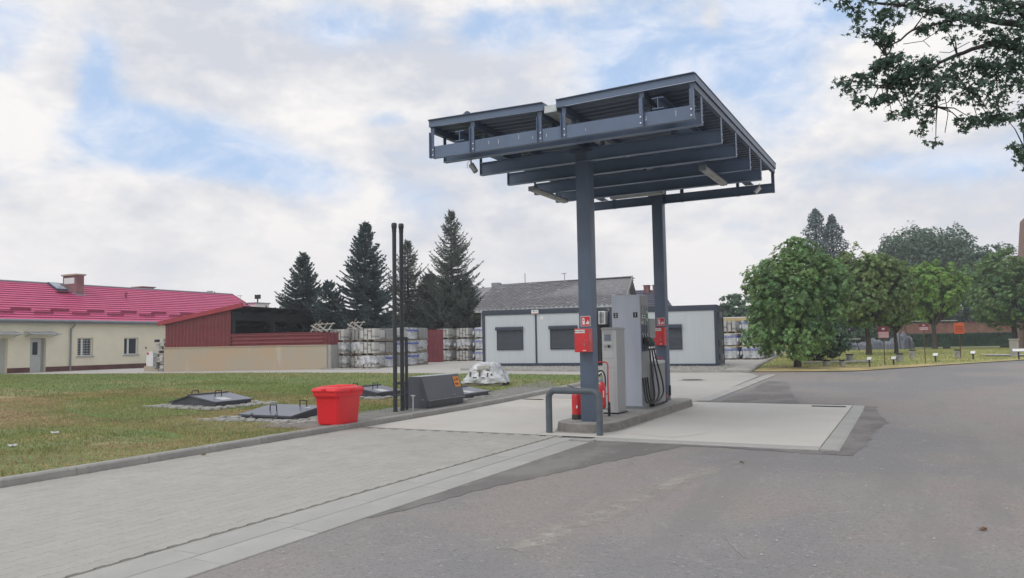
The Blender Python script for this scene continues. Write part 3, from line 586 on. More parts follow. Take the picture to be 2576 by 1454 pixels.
def yellow_building():
    X = -46.; zb = .2
    t = thing('yellow_building', 'long pale yellow building under a magenta tiled roof', 'building', (X, 31, zb))
    Y0, Y1, top = 14., 47.3, 3.32
    ops = [(23.6, 26.38, -.2, 2.23), (27.66, 28.6, -.2, 2.24), (30.57, 31.62, 1.1, 2.25), (33.79, 34.85, 1.12, 2.25), (38.5, 39.5, 1.1, 2.25), (42, 43, 1.1, 2.25)]
    w = MB(); y = Y0
    for a, b, z0, z1 in ops:
        w.box(X-.38, X, y, a, -.2, top)
        if z0 > 0: w.box(X-.38, X, a, b, -.2, z0)
        w.box(X-.38, X, a, b, z1, top); y = b
    w.box(X-.38, X, y, Y1, -.2, top); w.box(X-10, X-9.7, Y0, Y1, -.2, top); w.box(X-9.7, X-.38, Y1-.3, Y1, -.2, top); w.box(X-9.7, X-.38, Y0, Y0+.3, -.2, top)
    w.prism([(X-.38, top), (X-9.7, top), (X-5.0, 5.78)], 'y', Y1-.3, Y1)
    off(t, w, 'wall', 'cream')
    p = MB(); y = Y0
    for a, b, z0, z1 in ops[:2]: p.box(X, X+.02, y, a, -.2, .52); y = b
    p.box(X, X+.02, y, 35.5, -.2, .52); p.box(X, X+.02, 36.2, Y1, -.2, .52)
    off(t, p, 'plinth', 'plinthbrick')
    # roof: courses of stepped metal tile on the near slope, one sheet on the far one
    ex, ez, rx, rz = X+.33, 3.30, -51., 5.93; n = 17
    for k in range(n):
        a, b = k/n, (k+1)/n; xa, za = ex+(rx-ex)*a, ez+(rz-ez)*a; xb, zb_ = ex+(rx-ex)*b, ez+(rz-ez)*b
        m = MB(); m.prism([(xa, za+.040), (xa, za+.056), (xb-.02, zb_+.012), (xb, zb_-.03), (xa-.12, za+.0)], 'y', Y0-.3, Y1+.25); off(t, m, 'roof_course', 'roofred')
    off(t, MB().prism([(rx, rz+.01), (rx, rz-.06), (X-10.4, 3.24), (X-10.4, 3.32)], 'y', Y0-.3, Y1+.25), 'roof_back', 'roofred')
    off(t, MB().tube([(rx, Y0-.3, rz+.03), (rx, Y1+.27, rz+.03)], .075, 8), 'ridge_cap', 'zinc', smooth=True)
    off(t, MB().bar((ex, Y1+.27, ez), (rx, Y1+.27, rz), .03, .16), 'verge_trim', 'shedtrim')
    off(t, MB().tube([(X+.40, Y0-.3, 3.27), (X+.40, Y1+.2, 3.27)], .075, 8), 'gutter', 'zinc', smooth=True)
    off(t, MB().box(X, X+.34, Y0, Y1, 3.12, 3.2), 'eaves_board', 'zinc')
    off(t, MB().tube([(X+.40, 30.2, 3.25), (X+.36, 30.17, 3.05), (X+.09, 30.08, 2.78), (X+.09, 30.08, .2)], .055, 8), 'downpipe', 'zinc', smooth=True)
    for r, (yy, (gx, gz)) in enumerate([(y_, g) for g, st in (((-46.46, 3.76), 23.35), ((-46.85, 3.95), 24.6)) for y_ in [st+2.38*i for i in range(10)]]):
        s = MB(); s.box(gx-.03, gx+.05, yy, yy+1.17, gz-.02, gz+.10)
        for q in range(4): s.box(gx-.10, gx, yy+.1+q*.32, yy+.13+q*.32, gz-.03, gz+.03)
        off(t, s, 'snow_guard', 'roofguard')
    # chimney
    ch = off(t, MB().box(-50.9, -49.47, 32.7, 33.25, 4.9, 6.5), 'chimney', 'chimbrick')
    for nm, mb, mm in (('chimney_cap', MB().box(-50.98, -49.38, 32.6, 33.35, 6.5, 6.6), 'oldconc'), ('chimney_vent', MB().box(-50.75, -49.65, 32.675, 32.69, 5.95, 6.35), 'white'), ('flashing', MB().prism([(-49.37, 5.05), (-49.37, 5.2), (-51, 6.0), (-51, 5.88)], 'y', 32.6, 33.35), 'zinc')): mb.build(nm, mm, ch)
    off(t, MB().box(-52.6, -51.5, 39.3, 40.3, 5.2, 6.15).box(-52.7, -51.4, 39.2, 40.4, 6.15, 6.22), 'chimney', 'chimbrick')
    sl = (rz-ez)/(rx-ex)
    def rp(x, h): return ez+sl*(x-ex)+h
    s = off(t, MB().prism([(-49.9, rp(-49.9, .03)), (-49.9, rp(-49.9, .16)), (-50.92, rp(-50.92, .16)), (-50.92, rp(-50.92, .03))], 'y', 31.65, 32.42), 'skylight', 'frame')
    MB().prism([(-49.96, rp(-49.96, .16)), (-49.96, rp(-49.96, .175)), (-50.86, rp(-50.86, .175)), (-50.86, rp(-50.86, .16))], 'y', 31.72, 32.35).build('pane', 'glassbright', s)
    off(t, MB().box(-49.75, -49.4, 31.45, 32.35, rp(-49.6, .09), rp(-49.6, .13)).box(-49.7, -49.66, 31.5, 31.54, rp(-49.6, -.05), rp(-49.6, .1)).box(-49.7, -49.66, 32.2, 32.24, rp(-49.6, -.05), rp(-49.6, .1)), 'roof_step', 'roofguard')
    off(t, MB().lathe([(.07, 0), (.07, .3), (.10, .3), (.10, .42), (.02, .46)], 10, (-49.3, 36.3, rp(-49.3, -.02))), 'roof_vent', 'roofguard', smooth=True)
    # openings
    g = off(t, MB().box(X-.32, X-.28, 23.6, 26.38, .12, 2.23), 'garage_door', 'doorwhite')
    d = off(t, MB().box(X-.13, X-.08, 27.7, 28.34, .2, 2.22), 'door', 'doorwhite')
    MB().box(X-.078, X-.07, 27.84, 28.14, 1.25, 2.0).build('door_pane', 'glass', d); MB().box(X-.07, X-.02, 28.2, 28.29, 1.16, 1.19).build('handle', 'zinc', d)
    f = MB(); f.box(X-.16, X-.05, 27.66, 27.70, .2, 2.24); f.box(X-.3, X-.25, 28.34, 28.6, .2, 2.24); off(t, f, 'door_frame', 'sill')
    for a, b, z0, z1 in ops[2:]:
        m = MB(); fw = .07
        m.box(X-.22, X-.15, a, b, z0, z0+fw); m.box(X-.22, X-.15, a, b, z1-fw, z1); m.box(X-.22, X-.15, a, a+fw, z0+fw, z1-fw); m.box(X-.22, X-.15, b-fw, b, z0+fw, z1-fw)
        c = a+(b-a)*.36; m.box(X-.22, X-.14, c-.06, c+.06, z0+fw, z1-fw)
        wn = off(t, m, 'window', 'white')
        for u, v in ((a+fw, c-.06), (c+.06, b-fw)): MB().box(X-.20, X-.18, u, v, z0+fw, z1-fw).build('pane', 'glass', wn)
        MB().box(X-.15, X+.07, a-.06, b+.06, z0-.05, z0+.005).build('sill', 'sill', wn)
        if a < 31:
            gm = MB()
            for q in range(6): gm.box(X-.145, X-.135, a+fw, b-fw, z0+.16+q*.16, z0+.175+q*.16)
            for q in range(5): gm.box(X-.145, X-.135, a+.12+q*.2, a+.132+q*.2, z0+fw, z1-fw)
            gm.build('window_grille', 'white', wn)
    for nm, y0, y1 in (('awning', 27.25, 29.05), ('awning', 24.4, 26.85)):
        m = MB(); m.prism([(X, 2.60), (X+.85, 2.44), (X+.85, 2.46), (X, 2.63)], 'y', y0, y1); a = off(t, m, nm, 'glassbright')
        [MB().bar((X, q, 2.35), (X+.75, q, 2.46), .02, .03).build('awning_bracket', 'zinc', a) for q in (y0+.1, y1-.1)]
    off(t, MB().box(X, X+.05, 35.38, 35.46, 1.5, 1.62), 'wall_socket', 'shedtrim')
yellow_building()

def corr(mb, p0, ux, uy, L_, z0f, z1f, pitch, d, ny):
    """corrugated sheet along direction (ux,uy) from p0; z0f/z1f heights as functions of distance; ny is the outward normal"""
    n = int(L_/pitch*2); prev = None
    for i in range(n+1):
        s = L_*i/n; k = d if i % 2 else 0
        for q in (0, 1):
            s2 = min(L_, s+(0 if q == 0 else pitch*.32)); x = p0[0]+ux*s2+ny[0]*k; y = p0[1]+uy*s2+ny[1]*k
            cur = ((x, y, z0f(s2)), (x, y, z1f(s2)))
            if prev: mb.face([prev[0], cur[0], cur[1], prev[1]])
            prev = cur
    return mb
def red_shed():
    A = (-34.8, 27.9, .36); t = thing('open_shed', 'dark open-fronted shed with a red corrugated gable and sloping sheet roof', 'shed', A, math.atan2(1.6, 9.75))
    zr = lambda x: 2.41+.157*x    # underside of the roof
    W = 4.12; LEN = 24
    corr(MB(), (0, .07), 1, 0, W, lambda s: 1.2, lambda s: zr(s)+.02, .22, -.035, (0, 1)).build('gable_cladding', 'shedred', t)
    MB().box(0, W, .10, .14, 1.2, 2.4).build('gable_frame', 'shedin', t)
    MB().bar((-.38, -.06, zr(-.38)+.1), (W+.78, -.06, zr(W+.78)+.1), .05, .22, (0, 0, 1)).build('verge_trim', 'shedtrim', t)
    # corrugated roof
    r = MB(); n = int(LEN/.18)
    for i in range(n):
        y0 = -.03+i*.18; a = .035
        for (ya, yb, za, zb_) in ((y0, y0+.05, 0, a), (y0+.05, y0+.09, a, a), (y0+.09, y0+.14, a, 0), (y0+.14, y0+.18, 0, 0)):
            r.face([(-.4, ya, zr(-.4)+za+.02), (W+.8, ya, zr(W+.8)+za+.02), (W+.8, yb, zr(W+.8)+zb_+.02), (-.4, yb, zr(-.4)+zb_+.02)])
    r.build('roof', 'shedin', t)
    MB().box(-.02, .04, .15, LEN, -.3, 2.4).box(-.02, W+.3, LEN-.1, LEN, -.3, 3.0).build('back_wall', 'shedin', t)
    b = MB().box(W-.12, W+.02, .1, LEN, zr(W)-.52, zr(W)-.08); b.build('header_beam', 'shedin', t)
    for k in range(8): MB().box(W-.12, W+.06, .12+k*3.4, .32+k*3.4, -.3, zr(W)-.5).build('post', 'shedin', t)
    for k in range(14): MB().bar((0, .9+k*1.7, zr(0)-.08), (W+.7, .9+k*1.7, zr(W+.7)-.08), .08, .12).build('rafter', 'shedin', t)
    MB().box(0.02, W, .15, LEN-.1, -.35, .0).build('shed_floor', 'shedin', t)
red_shed()
def shed_walls():
    A = (-34.8, 27.9, .36); rz = math.atan2(1.6, 9.75)
    t = thing('concrete_wall', 'stained beige concrete wall below the red corrugated shed', 'wall', A, rz)
    MB().box(0, 9.72, -.02, .30, -.4, 1.16).build('wall_face', 'oldconc', t)
    MB().box(-.02, 9.74, -.05, .33, 1.16, 1.2).build('coping', 'oldconc', t)
    MB().box(9.725, 9.93, .02, .95, -.4, 1.19).build('end_pier', 'kerb', t)
    f = thing('red_sheet_fence', 'dark red horizontally ribbed sheet fence on top of the beige wall', 'fence', A, rz)
    z = [1.2]; prof = []
    for k in range(3):
        b = 1.2+k*.19; prof += [(.10, b), (.10, b+.08), (.06, b+.11), (.06, b+.15)]
    prof += [(.10, 1.78)]
    m = MB()
    for (y0, z0), (y1, z1) in zip(prof, prof[1:]): m.face([(4.12, y0, z0), (9.45, y0, z0), (9.45, y1, z1), (4.12, y1, z1)])
    m.box(4.12, 9.45, .06, .16, 1.78, 1.83); m.build('ribbed_sheet', 'shedred', f)
    corr(MB(), (9.46, .1), .55, .83, 1.45, lambda s: -.3, lambda s: 1.80, .2, .03, (.83, -.55)).build('return_sheet', 'shedred', f)
    corr(MB(), (10.3, 1.3), 1, .1, .5, lambda s: -.3, lambda s: 1.8, .2, .03, (0, -1)).build('return_sheet', 'shedred', f)
    g = thing('red_sheet_fence', 'dark red sheet fence showing in the gap between the two groups of block stacks', 'fence', (-24.95, 37.6, hg(-24, 37)), R(8))
    corr(MB(), (0, 0), 1, 0, 1.2, lambda s: -.3, lambda s: 1.9, .3, -.03, (0, 1)).build('corrugated_sheet', 'maroon', g)
shed_walls()

def container(lab, loc, rz, Lc, wins, post, sign=None, lamps=False):
    t = thing('site_container', lab, 'container', loc, rz); H = 2.6; D = 2.45
    for x0, x1, y0, y1 in ((0, .13, 0, .13), (Lc-.13, Lc, 0, .13), (0, .13, D-.13, D), (Lc-.13, Lc, D-.13, D)): MB().box(x0, x1, y0, y1, .06, H).build('corner_post', 'frame', t, bevel=.008)
    for y0 in (0.004, D-.13): MB().box(.13, Lc-.13, y0, y0+.12, H-.2, H-.004).build('top_rail', 'frame', t, bevel=.008); MB().box(.13, Lc-.13, y0, y0+.12, .0, .15).build('bottom_rail', 'frame', t, bevel=.008)
    for x0 in (.004, Lc-.13): MB().box(x0, x0+.12, .13, D-.13, H-.2, H-.004).build('top_rail', 'frame', t); MB().box(x0, x0+.12, .13, D-.13, .0, .15).build('bottom_rail', 'frame', t)
    MB().box(.02, Lc-.02, .02, D-.02, H-.03, H+.03).build('roof', 'frame', t)
    xs = [.13]+([post-.04, post+.04] if post else [])+[Lc-.13]
    for a, b in zip(xs[::2], xs[1::2]): MB().box(a, b, .045, .10, .15, H-.2).build('wall_panel', 'panel', t)
    if post: MB().box(post-.04, post+.04, .02, .10, .15, H-.2).build('joint_strip', 'frame', t)
    MB().box(.13, Lc-.13, D-.10, D-.05, .15, H-.2).build('wall_panel', 'panel', t)
    MB().box(.03, .08, .13, D-.13, .15, H-.2).build('side_panel', 'steel_dark' if not lamps else 'frame', t); MB().box(Lc-.08, Lc-.03, .13, D-.13, .15, H-.2).build('side_panel', 'frame', t)
    for x0, x1 in wins:
        w = MB(); z0, z1 = .76, 1.84
        w.box(x0, x0+.05, 0.0, .05, z0, z1-.16).box(x1-.05, x1, 0.0, .05, z0, z1-.16).box(x0+.05, x1-.05, .0, .05, z0, z0+.04)
        wo = w.build('roller_shutter', 'frame', t)
        c = MB(); n = 17; hh = (z1-.16-z0-.04)/n
        for k in range(n):
            zb = z0+.04+k*hh; c.prism([(.028, zb+.004), (.012, zb+hh*.3), (.012, zb+hh*.75), (.028, zb+hh-.003), (.045, zb+hh-.003), (.045, zb+.004)], 'x', x0+.05, x1-.05)
        c.build('shutter_curtain', 'shutter', wo)
        MB().prism([(-.09, z1-.16), (.045, z1-.16), (.045, z1), (-.06, z1), (-.09, z1-.04)], 'x', x0-.04, x1+.0).build('shutter_box', 'frame', wo)
    if sign is not None:
        s = MB().box(sign-.17, sign+.17, -.03, .0, H-.2, H-.02).build('name_plate', 'white', t)
        MB().box(sign-.16, sign+.16, -.034, -.031, H-.185, H-.165).build('name_plate_stripe', 'signred', s); MB().box(sign-.10, sign-.02, -.034, -.031, H-.10, H-.06).box(sign, sign+.12, -.034, -.031, H-.09, H-.07).build('name_plate_print', 'zinc', s)
        MB().box(post+.22, post+.36, .03, .045, H-.46, H-.31).build('wall_plate', 'white', t)
        MB().box(Lc-.045, Lc-.012, -.006, .0, .25, H-.35).build('door_edge', 'white', t)
    if lamps:
        for z in (2.22, 1.02, .42): MB().box(Lc, Lc+.14, .55, .8, z-.13, z+.11).build('hinge_box', 'zinc', t, bevel=.01)
        MB().box(Lc, Lc+.03, .13, D-.1, .0, .1).build('door_sill', 'zinc', t)
    for x in (.15, Lc*.5, Lc-.35):
        for y in (.02, D-.3): MB().box(x, x+.2, y, y+.2, -.35, -.002).build('support_pad', 'kerb', t)
    return t
rzc = math.atan2(32.91-31.82, -7.13+17.86)
container('left site container with two closed roller shutters and a central joint strip', (-17.86, 31.82, .40), rzc, 5.47, [(.74, 2.04), (3.36, 4.66)], 2.68, sign=2.66)
cr_ = Vector((-17.86, 31.82, 0))+Vector((math.cos(rzc), math.sin(rzc), 0))*6.15
container('right site container with one closed roller shutter behind the far canopy column', (cr_.x, cr_.y, .335), rzc, 4.64, [(1.75, 3.15)], None, lamps=True)
def gap_things():
    g = Vector((-17.86, 31.82, 0))+Vector((math.cos(rzc), math.sin(rzc), 0))*5.5
    t = thing('connecting_passage', 'dark closed passage between the two site containers', 'passage', (g.x, g.y, .37), rzc)
    MB().box(-.0, .62, .9, 1.0, 0, 2.4).build('door', 'frame', t); MB().box(-.0, .62, .75, 2.3, 2.4, 2.5).build('roof', 'frame', t); MB().box(.05, .57, .88, .9, .1, 2.0).build('door_panel', 'shedin', t)
    a = thing('air_conditioner', 'white louvred air conditioner in the gap between the site containers', 'air conditioner', (g.x+.18, g.y-.08, 2.25), rzc)
    MB().box(0, .30, 0, .62, 0, .58).build('casing', 'white_plastic', a, bevel=.015)
    m = MB()
    for k in range(9): m.box(.03, .27, -.012, -.002, .05+k*.055, .075+k*.055)
    m.build('louvre', 'frame', a); MB().box(.1, .14, -.018, -.013, 0.02, .56).build('louvre_bar', 'frame', a)
gap_things()
def gravel(name, x0, x1, yf, n, off_, sz, m='gravel'):
    P = []; 
    for _ in range(n):
        x = x0+(x1-x0)*nr.rand(); a, b = yf(x); y = a+(b-a)*nr.rand(); P.append((x, y, hg(x, y)+off_))
    P = np.array(P); Vp = np.array([(1, 0, 0), (-.5, .8, 0), (-.5, -.8, 0), (.1, .1, .7), (-.2, -.1, -.5)]); Fp = np.array([(0, 1, 3), (1, 2, 3), (2, 0, 3), (1, 0, 4), (2, 1, 4), (0, 2, 4)])
    Rm = frames(nr.randn(n, 3)*.5+[0, 0, 1.2], nr.rand(n)*6.28); V, F = instances(Vp, Fp, P, Rm, nr.uniform(.5, 1.3, n)*sz)
    return tag(raw(name, V, F, m), kind='stuff')
gravel('gravel', -17.5, -6.5, lambda x: (29.6+.10*(x+17), 32.6+.1*(x+17)), 6000, .02, .045)

def slope_house(name, lab, eL, eR, rL, rR, roofm, wallm, tile, thin=.05):
    """gabled house from its front eave and ridge; slates laid on the front slope"""
    t = thing(name, lab, 'house', (eR[0], eR[1], hg(eR[0], eR[1])))
    eL, eR, rL, rR = map(Vector, (eL, eR, rL, rR)); bL, bR = rL*2-eL, rR*2-eR; bL.z = eL.z; bR.z = eR.z
    off(t, MB().face([eL, eR, rR, rL]).face([bL, bR, rR, rL]), 'roof', roofm)
    k = .5; c = (eL+bR)/2
    def inn(p): q = p+(Vector((c.x, c.y, p.z))-p).normalized()*.35; return q
    a, b, cc, d = map(inn, (eL, eR, bR, bL)); w = MB()
    for p, q in ((a, b), (b, cc), (cc, d), (d, a)): w.face([(p.x, p.y, -.5), (q.x, q.y, -.5), (q.x, q.y, p.z-.1), (p.x, p.y, p.z-.1)])
    gR = inn(rR); w.face([(b.x, b.y, b.z-.1), (cc.x, cc.y, cc.z-.1), (gR.x, gR.y, rR.z-.15)]); gL = inn(rL); w.face([(a.x, a.y, a.z-.1), (d.x, d.y, d.z-.1), (gL.x, gL.y, rL.z-.15)])
    off(t, w, 'wall', wallm)
    return t, eL, eR, rL, rR
def slate_house():
    t, eL, eR, rL, rR = slope_house('slate_roof_house', 'low house with an old grey slate roof behind the site containers', (-22.9, 39.97, 3.44), (-13.66, 40.2, 3.5), (-23.2, 43.45, 5.13), (-14.18, 43.2, 5.17), 'slate', 'greyrender', True)
    off(t, MB().bar(eL+Vector((0, -.03, -.06)), eR+Vector((0, -.03, -.06)), .05, .17), 'fascia_board', 'fascia')
    off(t, MB().bar(rL+Vector((0, 0, .04)), rR+Vector((0, 0, .04)), .22, .06), 'ridge_cap', 'slate')
    off(t, MB().bar(eR+Vector((.02, 0, .05)), rR+Vector((.02, 0, .05)), .06, .12), 'verge_mortar', 'slatelight')
    # diamond slates
    u = (eR-eL).normalized(); L_ = (eR-eL).length; v = ((rR-eR)+(rL-eL))/2; H_ = v.length; v.normalize(); nm = u.cross(v).normalized()
    if nm.z < 0: nm = -nm
    s = .30; cells = []; row = 0; h = 0.0
    while h < H_+.05:
        x = (s*.5 if row % 2 else 0)
        while x < L_:
            cells.append((x, h)); x += s
        h += s*.5; row += 1
    cells = [c for c in cells if c[0] < L_-.05]
    def diamond(c, lift):
        x, h = c; j = lambda a: rnd.uniform(-a, a); o = eL+u*x+v*h+nm*(.03)
        tilt = .02+j(.008)
        pts = [o+v*(-s*.5+j(.01))+nm*(tilt+.012), o+u*(s*.5)+nm*.008, o+v*s*.5, o-u*(s*.5)+nm*.008]
        return pts
    near = sorted(cells, key=lambda c: -(c[0]))
    # those a viewer can pick out best: nearest, right hand side of the roof seen between the columns and the left
    proto = MB(); proto.poly([(0, -.5*s, .03), (.5*s, 0, .008), (0, .5*s, 0), (-.5*s, 0, .008), (0, -.5*s, .018), (.5*s, 0, -.002), (-.5*s, 0, -.002)], [(0, 1, 2, 3), (4, 5, 1, 0), (6, 4, 0, 3)]); me = proto.mesh('slate', 'slate'); me2 = proto.mesh('slate', 'slatelight')
    rot = Matrix((u, v, nm)).transposed().to_4x4(); rnd.shuffle(cells); vis = [c for c in cells if c[0] < 8.4]; big = vis[:300]; bs = set(big)
    for c in big:
        o = link('slate', me2 if rnd.random() < .025 else me, t); p = eL+u*c[0]+v*c[1]+nm*.03
        o.matrix_basis = Matrix.Translation(p-Vector(t.location))@rot@Matrix.Rotation(rnd.uniform(-.05, .05), 4, 'Z')@Matrix.Rotation(rnd.uniform(-.02, .02), 4, 'X')
    mb = MB()
    for c in cells:
        if c in bs: continue
        p = diamond(c, 0); mb.face(p); mb.face([p[0]-nm*.012, p[1]-nm*.01, p[1], p[0]]); mb.face([p[3]-nm*.01, p[0]-nm*.012, p[0], p[3]])
    o = off(t, mb, 'slates', 'slatemany'); tag(o, kind='stuff')
    lp = MB()
    for _ in range(26):
        x = rnd.uniform(.3, 8.9); h = rnd.choice([rnd.uniform(0, H_*.9), H_-.15, .1]); o = eL+u*x+v*h+nm*.068; w = rnd.uniform(.05, .22); lp.face([o-u*w-v*.05, o+u*w*.8-v*.07, o+u*w+v*.06, o-u*w*.7+v*.05])
    tag(off(t, lp, 'lichen_patches', 'slatelight'), kind='stuff')
slate_house()
def antenna(lab, p, h, arm):
    t = thing('roof_antenna', lab, 'antenna', p); MB().tube([(0, 0, 0), (0, 0, h)], .02, 6).build('mast', 'zinc', t)
    m = MB(); m.bar((-arm, 0, h-.03), (arm*.6, 0, h-.03), .03, .03)
    for k in range(3): m.bar((-arm+k*arm*.7, -.15, h-.03), (-arm+k*arm*.7, .15, h-.03), .02, .02)
    m.build('crossbars', 'zinc', t)
antenna('thin antenna on the ridge of the grey slate roof', (-18.5, 43.33, 5.12), .55, .16)
antenna('thin antenna rising behind the end of the magenta roof', (-46.05, 43.76, 4.4), 1.1, .25)
def navy_house():
    t, eL, eR, rL, rR = slope_house('blue_tiled_house', 'house with a dark blue tiled roof behind the fuel pump', (-19, 46.4, 3.55), (-13.35, 48.6, 3.62), (-18.2, 49.3, 4.85), (-14.7, 51.0, 4.85), 'navy', 'greyrender', True)
    u = (eR-eL); 
    for k in range(9):
        a, b = k/9, (k+1)/9; p0, p1 = eL.lerp(rL, a), eR.lerp(rR, a); q0, q1 = eL.lerp(rL, b), eR.lerp(rR, b); up = Vector((0, 0, 1))
        m = MB(); m.face([p0+up*.07, p1+up*.07, q1+up*.02, q0+up*.02]); m.face([p0, p1, p1+up*.07, p0+up*.07]); off(t, m, 'roof_course', 'navy')
    for x, y in ((-15.46, 50.2), (-14.9, 50.4)): off(t, MB().box(x-.17, x+.17, y-.2, y+.2, 4.4, 5.12).box(x-.21, x+.21, y-.24, y+.24, 5.12, 5.17), 'chimney', 'chim')
    off(t, MB().tube([(-14.7, 46.35, 3.4), (-14.7, 46.35, 4.25)], .05, 8), 'flue', 'white')
navy_house()
def flat_building(lab, x0, x1, y0, y1, z1, m, wins, rz=0, roof='oldconc', base=0):
    t = thing('yellow_outbuilding', lab, 'building', (x0, y0, base)); off(t, MB().box(x0, x1, y0, y1, -.5, z1-.18), 'wall', m); off(t, MB().box(x0-.15, x1+.15, y0-.15, y1, z1-.18, z1-.02), 'cornice', 'yellowpale')
    off(t, MB().box(x0-.2, x1+.2, y0-.2, y1, z1-.02, z1+.05), 'roof_edge', 'white')
    for a, b, c, d in wins:
        w = off(t, MB().box(a, b, y0-.03, y0+.0, c, d), 'window', 'white'); MB().box(a+.08, b-.08, y0-.04, y0-.03, c+.08, d-.08).build('pane', 'glass', w)
flat_building('flat-roofed yellow building behind the block stacks right of the containers', -12.5, -7.4, 57.5, 62, 3.0, 'yellowpale', [(-10.9, -9.2, 1.6, 2.45)])
flat_building('ochre yellow building seen through the conifers left of the containers', -37, -27.6, 52, 57, 4.0, 'yellow', [(-29.6, -28.9, 1.6, 2.8), (-28.7, -28.0, 1.6, 2.8), (-32.5, -31.2, 1.6, 2.8), (-35, -34, 1.6, 2.8)])
def small_roofs():
    t = thing('rooftop_block', 'small white rooftop block with a black twin ventilator above the shed roof', 'rooftop block', (-48.8, 48, 3)); off(t, MB().box(-49.6, -48.2, 47.5, 49, 3, 5.1), 'wall', 'white'); off(t, MB().box(-49.7, -48.1, 47.4, 49.1, 5.1, 5.18), 'cap', 'zinc')
    off(t, MB().tube([(-48.5, 48, 5.1), (-48.5, 48, 5.6)], .06, 8).box(-48.75, -48.6, 47.9, 48.1, 5.5, 5.85).box(-48.4, -48.25, 47.9, 48.1, 5.5, 5.85).box(-48.62, -48.38, 47.95, 48.05, 5.55, 5.65), 'ventilator', 'black')
    t = thing('far_flat_roof', 'distant flat roofs with vents beyond the slate roof', 'building', (-28.5, 54, 3)); off(t, MB().box(-36, -24, 54, 60, 0, 5.9), 'wall', 'greyrender'); off(t, MB().box(-29.4, -28.8, 54, 54.6, 5.9, 6.25).box(-27.3, -26.2, 54.2, 54.8, 5.9, 6.05), 'roof_vent', 'zinc'); off(t, MB().tube([(-26.6, 54.4, 6), (-26.6, 54.4, 6.9)], .03, 6), 'mast', 'zinc')
small_roofs()
def brick_boundary():
    t = thing('brick_wall', 'long old red brick wall with a light coping strip beyond the park', 'wall', (-8, 80, .7)); a, b = Vector((-2, 84.14, 0)), Vector((16, 93.5, 0)); u = (b-a).normalized(); L_ = (b-a).length; rz = math.atan2(u.y, u.x)
    w = MB().box(0, L_, 0, .35, -.2, 1.95).build('wall_face', 'wallbrick', t); t.location = (a.x, a.y, .7); t.rotation_euler = (0, 0, rz)
    for x in np.arange(2, L_, 5.2): MB().box(x, x+.35, -.1, 0, -.2, 1.98).build('pier', 'wallbrick', t)
    MB().box(2.1, 7.1, -.15, .45, 2.12, 2.2).build('coping', 'edge', t)
    MB().box(0, 2.0, -.06, .41, 1.95, 2.02).box(7.2, L_, -.06, .41, 1.95, 2.02).build('wall_cap', 'brickred', t)
    t = thing('brick_house', 'rose brick building corner at the right edge of the view beyond the park', 'building', (9, 60, .2))
    off(t, MB().prism([(7.42, -.3), (7.42, 3.7), (7.72, 7.2), (8.0, 10), (14, 10), (14, -.3)], 'y', 61, 70), 'wall', 'towerbrick'); off(t, MB().box(8, 9, 60.95, 61, 2, 3.5), 'window', 'glass')
brick_boundary()
